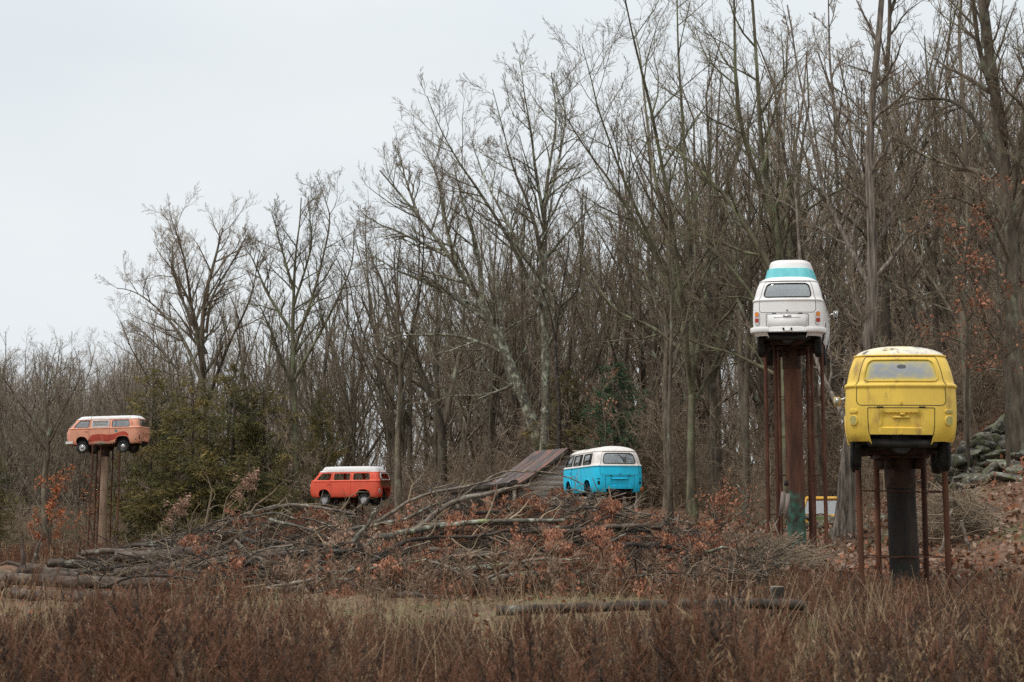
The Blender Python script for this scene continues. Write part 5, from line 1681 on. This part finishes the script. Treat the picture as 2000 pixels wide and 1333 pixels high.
for a in ([(40, 1120), (46, 1090), (43, 1070), (46, 1052)], [(62, 1116), (70, 1088), (72, 1070), (84, 1048)], [(52, 1118), (36, 1104), (14, 1098), (-2, 1104)]):
    P = np.array([at(x, y, 25.6) - Vector(t_.location) for x, y in a]); MB().tubes(P, np.array([.06, .04, .028, .01]), 8).build('broken_root', M['logbark'], t_)
felled('log', 'weathered log end lying behind the uprooted stump', [(95, 1100), (150, 1103), (215, 1104)], 27.5, 9, 8, 'darkwood', 'logbark', LG)
felled('log', 'thick dark log on top of the left log pile', [(225, 1086), (290, 1088), (400, 1080)], 26.6, 13, 11, 'logbark', 'darkwood', LG)
felled('log', 'hollow broken log with a jagged end over the left log pile', [(158, 1082), (200, 1080), (260, 1082)], 26.6, 6, 5, 'logbark', 'darkwood', LG)
felled('log', 'smooth pale brown log under the left pile', [(225, 1122), (300, 1116), (380, 1108)], 25.6, 9, 9, 'logbark', 'deadwood', LG)
felled('log', 'dark wet log deep in the left pile', [(215, 1103), (300, 1106), (420, 1098)], 27.2, 12, 10, 'darkwood', 'darkwood', LG)
felled('log', 'thin dark pole between the logs of the left pile', [(115, 1113), (170, 1116), (230, 1108), (270, 1107)], 26, 5, 4, 'darkwood', 'logbark', LG)
felled('log', 'trunk furred with white and green lichen left of the heap', [(330, 1128), (370, 1112), (400, 1103), (450, 1093), (500, 1078), (570, 1070)], 26.4, 8, 6, 'lichenwood', None, LG)
felled('log', 'straight grey log under the pale curled leaves', [(395, 1072), (450, 1071), (516, 1064)], 28.5, 8, 7, 'logbark', 'deadwood', LG)
felled('log', 'short dark log lying alone at the foot of the heap', [(755, 1165), (800, 1163), (860, 1168)], 23.6, 7, 6, 'darkwood', 'logbark', LG)
felled('log', 'long brown log at the foot of the heap left of centre', [(560, 1152), (680, 1158), (760, 1150)], 24.6, 7, 5, 'logbark', 'deadwood', LG)
felled('log', 'long pale log at the bottom of the heap at centre', [(880, 1115), (1000, 1110), (1120, 1106)], 25, 6, 4, 'lichenwood', None, LG)
felled('log', 'lichen streaked log in the lower right of the heap', [(930, 1140), (1010, 1126), (1130, 1118)], 24.8, 7, 5, 'lichenwood', None, LG)
B1 = dict(cat='branch', group=BG)
felled('branch', 'long arching branch over the left shoulder of the heap', [(290, 1080), (350, 1058), (410, 1035), (470, 1008), (540, 990), (600, 990), (650, 998), (690, 1008)], 28.5, 6, 2.5, 'deadwood', twigs=9, **B1)
felled('branch', 'low branch sweeping under the arching branch', [(300, 1066), (390, 1052), (440, 1040), (500, 1022), (570, 1020)], 28, 4.5, 2, 'darkwood', twigs=7, **B1)
felled('branch', 'mottled lichen limb forking from the middle of the heap', [(712, 1068), (740, 1048), (770, 1040), (810, 1033), (860, 1024), (920, 1021), (1010, 1021)], 26.5, 7.5, 4.5, 'lichenwood', twigs=6, **B1)
felled('branch', 'lichen limb pointing up to the right above the fork', [(640, 1056), (690, 1035), (730, 1030), (790, 1022), (830, 1008), (870, 993)], 27.2, 4.5, 2.5, 'lichenwood', twigs=6, **B1)
felled('branch', 'short bent branch with a knuckle at the centre of the heap', [(690, 1058), (708, 1040), (722, 1028), (726, 1012), (734, 1005)], 26.2, 4.5, 2.2, 'lichenwood', **B1)
felled('branch', 'slender branch rising past the right of the red van', [(725, 1025), (770, 1000), (810, 975), (870, 958), (920, 950), (990, 930)], 27.5, 4, 1.6, 'deadwood', twigs=5, **B1)
felled('branch', 'dark heavy limb rising toward the barn roof', [(780, 1050), (830, 1020), (860, 995), (900, 975), (960, 962), (1030, 950)], 27, 6, 4, 'deadwood', twigs=6, **B1)
felled('branch', 'thin branch curving over to the barn eave', [(905, 972), (940, 945), (985, 925), (1040, 922), (1100, 928), (1150, 950)], 28, 2.2, 1.0, 'deadwood', twigs=5, **B1)
felled('branch', 'long straight limb under the leaf covered crest', [(860, 1028), (950, 1018), (1050, 1016), (1100, 1020)], 26.4, 5, 3.5, 'lichenwood', twigs=6, **B1)
felled('branch', 'curved dark bough at the lower centre of the heap', [(720, 1100), (770, 1070), (800, 1060), (860, 1055), (930, 1050), (1000, 1040)], 26, 5, 2.5, 'darkwood', twigs=7, **B1)
felled('branch', 'dark crooked bough at the lower left of the heap', [(375, 1135), (420, 1118), (470, 1110), (520, 1114), (560, 1120)], 25.2, 4.5, 3, 'darkwood', twigs=6, **B1)
felled('branch', 'bough falling to the right across the lower left of the heap', [(460, 1056), (485, 1085), (510, 1105), (560, 1125)], 25.4, 4, 2.5, 'deadwood', twigs=5, **B1)
felled('branch', 'pale stripped branch low in the heap', [(640, 1118), (700, 1114), (760, 1110), (830, 1098)], 24.8, 3.5, 2, 'lichenwood', twigs=4, **B1)
felled('branch', 'brown bent branch in the lower right of the heap', [(830, 1110), (880, 1085), (930, 1080), (1000, 1072), (1060, 1078)], 25.4, 4, 2.5, 'deadwood', twigs=7, **B1)
# the many smaller limbs nothing tells apart
TOP = np.array([(140, 1095), (260, 1072), (330, 1058), (420, 1030), (520, 1004), (620, 1008), (700, 1022), (760, 1024), (830, 1000), (920, 992), (1000, 1000), (1060, 998), (1095, 970), (1140, 968), (1180, 984), (1225, 1008), (1280, 1020), (1340, 1035), (1420, 1062), (1480, 1085)], float)
BOT = np.array([(140, 1125), (300, 1150), (500, 1160), (900, 1160), (1200, 1150), (1480, 1130)], float)
def heap_pt(px=None):
    px = rng.uniform(260, 1440) if px is None else px
    t, b = np.interp(px, TOP[:, 0], TOP[:, 1]), np.interp(px, BOT[:, 0], BOT[:, 1])
    f = rng.random()
    return px, t + (b - t) * f, 29.0 - 4.6 * f + rng.normal() * .5
for k in range(74):
    px, py, d = heap_pt()
    L_ = rng.uniform(90, 260); sl_ = rng.normal() * .22 + (-.16 if px < 900 else .14) * (1 if rng.random() < .7 else -1)
    pts = [(px + L_ * (u - .5), py + sl_ * L_ * (u - .5) + rng.normal() * 5 - 14 * math.sin(u * PI)) for u in (0, .25, .5, .75, 1)]
    pts = [(a, max(b, np.interp(a, TOP[:, 0], TOP[:, 1]) - 6)) for a, b in pts]
    r_ = rng.uniform(1.8, 4.6)
    felled('branch', 'bare grey limb tangled in the brush heap among many like it', pts, d, r_, r_ * .45, ['deadwood', 'darkwood', 'darkwood', 'deadwood', 'lichenwood'][int(rng.integers(5))], twigs=6, dd=rng.normal() * .8, group='bare limbs tangled in the brush heap', cat='branch')
for k in range(20):
    px = rng.uniform(330, 1250); t, b = np.interp(px, TOP[:, 0], TOP[:, 1]), np.interp(px, BOT[:, 0], BOT[:, 1]); f = rng.uniform(.3, .9)
    py = t + (b - t) * f; L_ = rng.uniform(110, 260); q = rng.normal() * .1
    felled('log', 'dark bare log lying deep in the brush heap among its limbs', [(px + L_ * (u - .5), py + q * L_ * (u - .5) + rng.normal() * 3) for u in (0, .33, .66, 1)], 28.2 - 4.2 * f, rng.uniform(5, 8.5), rng.uniform(3.5, 6), ['darkwood', 'logbark'][k % 2], 'deadwood', 'dark logs lying inside the brush heap')
# boughs with dead leaves: five kinds, copied
def leafy_bough(seed, mat, dens, L_=1.5):
    global rng
    rng = np.random.default_rng(seed)
    root = empty('leafy_bough')
    s = np.linspace(0, 1, 9)
    P = np.stack([L_ * s, .12 * np.sin(s * 4 + seed), L_ * (.28 * s - .34 * s ** 2)], -1) + np.cumsum(rng.normal(size=(9, 3)) * .02, 0)
    Rr = .016 * (1 - .8 * s)
    tb = MB(); tb.tubes(P, Rr, 6)
    A, B = grow(P[None], Rr[None], 13, .12, 1, R(45), .5, 4, up=.05, rmin=.004, wig=.2, trop=-.03); tb.tubes(A, B, 4)
    A2, B2 = grow(A, B, 4, .2, 1, R(42), .5, 2, rmin=.003); tb.tubes(A2, B2, 3)
    tb.build('stem', M['twig'], root)
    c = A2[:, -1]; c = c[rng.random(len(c)) < .8]
    lb = MB(); leaf_faces(lb, c, .078, per=dens * 4, droop=2.6); lb.build('leaves', M[mat], root)
    return root
bp_ = [leafy_bough(301, 'leaf_rust', 5), leafy_bough(302, 'leaf_rust', 6, 1.2), leafy_bough(303, 'leaf_rust', 4, 1.8), leafy_bough(304, 'leaf_tan', 4, 1.1), leafy_bough(305, 'leaf_tan', 3, 1.4)]
usedb = set()
rng = np.random.default_rng(97)
for k in range(245):
    if k < 130:
        px = 1130 + rng.normal() * 150
        while not 850 < px < 1470: px = 1130 + rng.normal() * 150
    else: px = rng.uniform(380, 900)
    t, b = np.interp(px, TOP[:, 0], TOP[:, 1]), np.interp(px, BOT[:, 0], BOT[:, 1])
    f = rng.random() ** (1.3 if k < 130 else 1.0) * (.85 if k < 130 else .95)
    py = t + (b - t) * f + 20
    if 1150 < px < 1300: py = max(py, 1064)
    if 980 < px < 1070: py = max(py, 1025)
    d = 28.6 - 4.2 * f + rng.normal() * .4
    q = int(rng.integers(3)) if (k < 130 or rng.random() < .6) else 3 + int(rng.integers(2))
    o = bp_[q] if q not in usedb else copy_tree(bp_[q]); usedb.add(q)
    o.location = at(px, py, d); s = rng.uniform(.45, .85)
    if px > 1030 and py < 1050: s *= .62
    o.scale = (s, s, s); o.rotation_euler = (rng.normal() * .3, rng.normal() * .25, rng.uniform(0, 2 * PI))
    if q < 3: tag(o, 'felled oak bough with rust brown dead leaves in the brush heap', 'branch', 'boughs with rust brown leaves')
    else: tag(o, 'felled bough with pale curled leaves in the left half of the brush heap', 'branch', 'boughs with pale curled leaves')
for px, py, lb in ((470, 990, 'upright spray of pale curled leaves standing above the left of the heap'), (335, 1040, 'small spray of pale leaves at the left end of the heap')):
    o = copy_tree(bp_[3]); o.location = at(px, py, 27.5); o.rotation_euler = (0, R(-75), .5); o.scale = (.55, .55, .55); tag(o, lb, 'branch', 'boughs with pale curled leaves')

# twigs and small brush that fill the heap, and the two stick heaps by the posts
def brush_fill():
    global rng
    rng = np.random.default_rng(98)
    mb = MB()
    N = 2200
    px = np.concatenate([rng.uniform(330, 1500, N - 130), rng.uniform(170, 340, 130)])
    f = rng.random(N)
    t, b = np.interp(px, TOP[:, 0], TOP[:, 1]), np.interp(px, BOT[:, 0], BOT[:, 1])
    py = t + (b - t) * f
    d = 28.8 - 4.4 * f + rng.normal(size=N) * .5
    C = np.array([at(a, q, c) for a, q, c in zip(px, py, d)])
    def sticks(C, ln, r, tilt=.35, side=0.0):
        n = len(C); a = rng.uniform(0, 2 * PI, n)
        dr = unit(np.stack([np.cos(a), np.sin(a) * .6, rng.normal(size=n) * tilt + side], -1))
        s = np.linspace(-.5, .5, 5)
        P = C[:, None] + dr[:, None] * (ln[:, None] * s)[..., None] + np.cumsum(rng.normal(size=(n, 5, 3)) * .03 * ln[:, None, None], 1)
        return P, r[:, None] * np.linspace(1, .35, 5)[None]
    P, Rr = sticks(C, rng.uniform(.5, 1.8, N), rng.uniform(.005, .016, N))
    P[..., 2] = np.maximum(P[..., 2], ground_z(P[..., 0], P[..., 1]) + .02)
    mb.tubes(P, Rr, 4, rng.choice([0, 1, 1, 1, 2], N))
    A, B = grow(P, Rr, 3, .2, 1, R(45), .5, 2, rmin=.004); mb.tubes(A, B, 3, rng.choice([0, 1], len(A)))
    o = mb.build('brushwood', [M['twig'], M['darkwood'], M['deadwood']]); tag(o, 'loose twigs and brushwood filling the heap', 'brushwood', kind='stuff')
    for (cx, cy, d0, wx, hz, N, lb) in ((1500, 1100, 29.5, 1.1, .62, 560, 'tangled heap of thin grey sticks at the foot of the white van post'), (1868, 1040, 31.5, .75, 1.0, 560, 'tangled heap of grey sticks right of the yellow van posts')):
        c0 = at(cx, cy, d0); g = gz(c0.x, d0)
        root = empty('stick_heap', (c0.x, d0, g))
        u = rng.normal(size=(N, 2)) * [wx * .5, .5]; z = rng.random(N) * hz * np.exp(-(u[:, 0] / wx) ** 2)
        P, Rr = sticks(np.stack([u[:, 0], u[:, 1], z], -1), rng.uniform(.5, 1.5, N), rng.uniform(.005, .014, N), .5)
        P[..., 2] = np.maximum(P[..., 2], -.05)
        mb = MB(); mb.tubes(P, Rr, 4, rng.integers(0, 2, N)); A, B = grow(P, Rr, 4, .2, 1, R(45), .5, 2, rmin=.004); mb.tubes(A, B, 3, 0)
        s_ = mb.build('sticks', [M['twig'], M['deadwood']], root); s_['kind'] = 'stuff'
        tag(root, lb, 'stick heap')
    # dark inner bulk of old wood under the heap so no daylight shows beneath
brush_fill()
for k, (a, lb) in enumerate((([(1835, 1085), (1845, 1050), (1850, 1020), (1862, 990)], 'bent pale stick leaning against the right stick heap'), ([(1893, 1085), (1888, 1050), (1880, 1015)], 'short grey stake standing right of the stick heap'))):
    felled('branch', lb, a, 29.5, 4, 3, 'deadwood', cat='branch')
felled('branch', 'pale bent sapling stem standing left of the white van post', [(1462, 1025), (1460, 985), (1450, 960), (1440, 945)], 46, 3, 1.2, 'lichenwood', cat='branch')

# ------------------------------------------------------------------ log rail in front
def rail():
    d = 16.2
    o = ground_at(1270, d)
    root = empty('log_rail', o)
    def lc(px, py, dd=0): return at(px, py, d + dd) - Vector(o)
    for pl, r in ((([970, 1193], [1080, 1190], [1180, 1186], [1265, 1183], [1340, 1183]), 9.5), (([1330, 1182], [1400, 1180], [1480, 1180], [1566, 1182]), 10)):
        P = smooth_line([lc(*p) for p in pl], 26)
        P += rng.normal(size=P.shape) * .004
        MB().tubes(P, (r / pxm(d)) * (1 + rng.normal(size=26) * .035), 12, capmat=1).build('rail', [M['darkwood'], M['deadwood']], root)
    for px, top in ((1517, 1146), (1022, 1200), (1280, 1190)):
        t = lc(px, top, .15); bz = gz(t.x + o.x, d + .15) - o.z - .3
        MB().tubes(np.array([(t.x, t.y, bz), (t.x, t.y, (bz + t.z) / 2), (t.x + .005, t.y, t.z)]), .078, 12, capmat=1).build('fence_post', [M['darkwood'], M['deadwood']], root)
    tag(root, 'low dark log rail on short posts among the weeds', 'fence')
rail()
# ------------------------------------------------------------------ dry weeds, grass, leaf litter
W = [material('dry_weed_%s' % n, c, 1.5, rough=.9) for n, c in
     (('brown', [(.12, .075, .05), (.22, .145, .098)]), ('rust', [(.16, .075, .043), (.27, .135, .08)]), ('dark', [(.05, .034, .026), (.1, .068, .05)]), ('tan', [(.32, .21, .12), (.45, .32, .2)]))]
def weed_kinds(seed, n, thick=1.0, name='dry_weed'):
    global rng
    rng = np.random.default_rng(seed)
    out = []
    for q in range(n):
        mb = MB(); s = np.linspace(0, 1, 6)
        ln = rng.normal(size=2) * .11
        P = np.stack([ln[0] * s ** 1.7, ln[1] * s ** 1.7, -.04 + s], -1)
        P[1:] += np.cumsum(rng.normal(size=(5, 3)) * .012, 0)
        P = P[None]
        r = .0042 * thick * rng.uniform(.7, 1.3)
        mb.tubes(P, r * np.linspace(1, .4, 6)[None], 3, 0)
        style = q % 4
        Rr = np.full((1, 6), .003)
        if style in (0, 1):        # plumed heads
            A, B = grow(P, Rr, 16, .38, 1.0, R(34), .2, 3, up=.3, rmin=.002, fall=.4, lcap=.2)
            B = np.stack([np.full(len(A), .0022), rng.uniform(.005, .009, len(A)), rng.uniform(.004, .007, len(A)), np.full(len(A), .001)], 1) * thick
            mb.tubes(A, B, 3, 0)
            A2, B2 = grow(A, B, 2, .2, .9, R(40), .5, 1, up=.1, rmin=.002); mb.tubes(A2, B2 * 1.5, 3, 0)
        elif style == 2:           # bare forked stems
            A, B = grow(P, Rr, 7, .25, .95, R(30), .4, 3, up=.25, rmin=.0022, fall=.4); mb.tubes(A, B * thick, 3, 0)
            A, B = grow(A, B, 4, .3, 1, R(35), .4, 2, up=.1, rmin=.002); mb.tubes(A, np.stack([B[:, 0], B[:, 0] * 2.2, B[:, 0] * .5], 1) * thick, 3, 0)
        else:                      # curled dead leaves along the stem
            A, B = grow(P, Rr, 20, .15, .98, R(60), .12, 2, up=-.1, rmin=.002, fall=.5, trop=-.3)
            mb.tubes(A, np.stack([B[:, 0], B[:, 0] * 3.2, B[:, 0] * .4], 1) * thick, 3, 0)
        out.append(mb.build(name, [W[[0, 1, 2, 0, 1, 3, 0, 2, 3][q % 9]]]))
    return out

def weeds(name, label, N, ylo, yhi, xlo, xhi, hfun, seed, thick=1.0, clump=.6, nk=18):
    global rng
    kinds = weed_kinds(seed + 50, nk, thick)
    rng = np.random.default_rng(seed)
    d = ylo + (yhi - ylo) * rng.random(N) ** .9
    b = rng.uniform(xlo, xhi, N); x = b * d
    nn = np.array([mnoise.noise(Vector((u * .8, v * .8, seed))) + .5 * mnoise.noise(Vector((u * 2.6, v * 2.6, seed + 9))) for u, v in zip(x, d)])
    k = nn > rng.uniform(-1.0, .35, N) * clump
    x, d, b, nn = x[k], d[k], b[k], nn[k]; N = len(x)
    h = hfun(b, d) * rng.uniform(.5, 1.12, N) * (1 + .4 * np.clip(nn, -.6, .7))
    rot = np.stack([rng.normal(size=N) * .09, rng.normal(size=N) * .09, rng.uniform(0, 2 * PI, N)], -1)
    wv = h * rng.uniform(.8, 1.15, N)
    patch = np.array([mnoise.noise(Vector((u * .5, v * .5, seed + 30))) for u, v in zip(x, d)])
    idx = np.where(patch > rng.normal(size=N) * .25, rng.integers(0, nk, N) // 3 * 3 + 1, rng.integers(0, nk, N))
    scatter(name, label, 'weeds', kinds, np.stack([x, d, ground_z(x, d)], -1), rot, np.stack([wv, wv, h], -1), np.clip(idx, 0, nk - 1))
weeds('dry_weeds', 'reddish brown dry weeds across the foreground', 23000, 8.4, 16.6, -.47, .47, lambda b, d: np.interp(d, [10.5, 13, 15], [.7, .63, .52]) * np.where((b > -.03) & (b < .22) & (d > 10.2), .55, 1) + .1 * np.sin(b * 19) + .06 * np.sin(b * 47 + 1) + np.clip(b * .3, -.02, .06), 401)
weeds('dry_weeds', 'taller dry weeds between the brush heap and the yellow van posts', 5200, 16.5, 24, .11, .47, lambda b, d: .34 + .14 * np.clip((b - .12) / .12, 0, 1) + .1 * np.sin(b * 37), 402, thick=1.2)
weeds('dry_weeds', 'thin dry weeds along the foot of the brush heap', 1500, 20.5, 25, -.47, .16, lambda b, d: .3 + .25 * np.sin(b * 23) ** 2, 403, thick=1.2, clump=.9)
weeds('dry_weeds', 'brown dead weeds along the wood edge at left', 2500, 55, 80, -.4, -.2, lambda b, d: .9 + 0 * b, 404, thick=3.0)

def plumes():
    """feathery pale seed plumes over the front of the heap, and a few tall tan straws"""
    global rng
    rng = np.random.default_rng(405)
    mb = MB()
    N = 110
    px = rng.uniform(560, 1480, N); d = rng.uniform(18, 23.5, N)
    x = (px - 1000) / FPX * d; g = ground_z(x, d); h = rng.uniform(.5, 1.0, N)
    s = np.linspace(0, 1, 6); ln = rng.normal(size=(N, 2)) * .18
    P = np.stack([x[:, None] + ln[:, :1] * h[:, None] * s ** 2, d[:, None] + ln[:, 1:] * h[:, None] * s ** 2, g[:, None] + h[:, None] * s], -1)
    mb.tubes(P, .0035 * np.linspace(1, .5, 6)[None].repeat(N, 0), 3, 0)
    A, B = grow(P, np.full((N, 6), .003), 26, .66, 1, R(50), .2, 3, up=.15, rmin=.002, fall=.3, lcap=.2, trop=-.1)
    mb.tubes(A, np.array([[.002, .009, .007, .001]]).repeat(len(A), 0), 3, rng.integers(0, 2, len(A)))
    o = mb.build('dry_weeds', [material('plume', [(.22, .14, .095), (.32, .215, .15)], 2, rough=.95), W[0]])
    tag(o, 'feathery seed plumes in front of the brush heap', 'weeds', kind='stuff')
    mb = MB(); N = 150
    N = 650; px = rng.uniform(-20, 2020, N); d = rng.uniform(9.5, 15.5, N); x = (px - 1000) / FPX * d; g = ground_z(x, d); h = rng.uniform(.6, 1.15, N)
    ln = rng.normal(size=(N, 2)) * .3
    P = np.stack([x[:, None] + ln[:, :1] * h[:, None] * s ** 1.3, d[:, None] + ln[:, 1:] * h[:, None] * s, g[:, None] + h[:, None] * s * (1 - .1 * s)], -1)
    mb.tubes(P, rng.uniform(.002, .0048, N)[:, None] * np.linspace(1, .4, 6), 4, 0)
    o = mb.build('straw', [W[3]]); tag(o, 'tall tan straws among the weeds', 'straw', kind='stuff')
plumes()

def grass():
    global rng
    rng = np.random.default_rng(406)
    N = 17000
    d = 12 + 12.5 * rng.random(N); b = rng.uniform(-.44, .44, N); x = b * d
    nn = np.array([mnoise.noise(Vector((u * .45, v * .45, 3))) for u, v in zip(x, d)])
    k = nn > rng.uniform(-.5, .35, N); x, d, nn = x[k], d[k], nn[k]; N = len(x)
    g = ground_z(x, d); h = rng.uniform(.05, .17, N)
    a = rng.uniform(0, 2 * PI, N); w_ = np.stack([np.cos(a), np.sin(a), 0 * a], -1) * .006
    le = rng.normal(size=(N, 3)) * .05; le[:, 2] = 0
    B = np.stack([x, d, g], -1)
    V = np.stack([B - w_, B + w_, B + np.cross(w_, [0, 0, 1.0]), B + le + np.array([0, 0, 1]) * h[:, None]], 1).reshape(-1, 3)
    i = np.arange(N)[:, None] * 4
    T = np.concatenate([i + [[0, 1, 3]], i + [[1, 2, 3]], i + [[2, 0, 3]]])
    kind = np.where(rng.random(N) < np.clip(.2 + nn * .9, .05, .7), 0, 1)
    o = MB().add(V, None, T, np.concatenate([kind] * 3)).build('grass', [material('green_grass', [(.1, .11, .032), (.15, .155, .055)], 2, rough=.8), material('tan_grass', [(.2, .15, .075), (.29, .22, .12)], 2, rough=.8)])
    tag(o, 'short green and tan grass in front of the brush heap', 'grass', kind='stuff')
grass()

def litter():
    global rng
    rng = np.random.default_rng(407)
    N = 26000
    d = 22 + 34 * rng.random(N); b = rng.uniform(.05, .43, N); k = (b > .12) | (d > 32); d, b = d[k], b[k]
    x = b * d
    C = np.stack([x, d, ground_z(x, d) + .03], -1)
    mb = MB(); n0 = len(C)
    leaf_faces(mb, C, .13, rng.integers(0, 3, n0), droop=.0, fold=.2)
    d = rng.uniform(15.5, 26, 6500); b = rng.uniform(-.43, .2, 6500)
    leaf_faces(mb, np.stack([b * d, d, ground_z(b * d, d) + .02], -1), .08, rng.integers(0, 3, 6500), droop=.0, fold=.25)
    o = mb.build('leaf_litter', [material('litter_red', [(.2, .075, .035), (.3, .12, .06)], 2), material('litter_brown', [(.13, .075, .045), (.2, .12, .08)], 2), material('litter_pale', [(.26, .17, .12), (.34, .23, .17)], 2)])
    tag(o, 'fallen red brown leaves on the bank', 'leaf litter', kind='stuff')
litter()
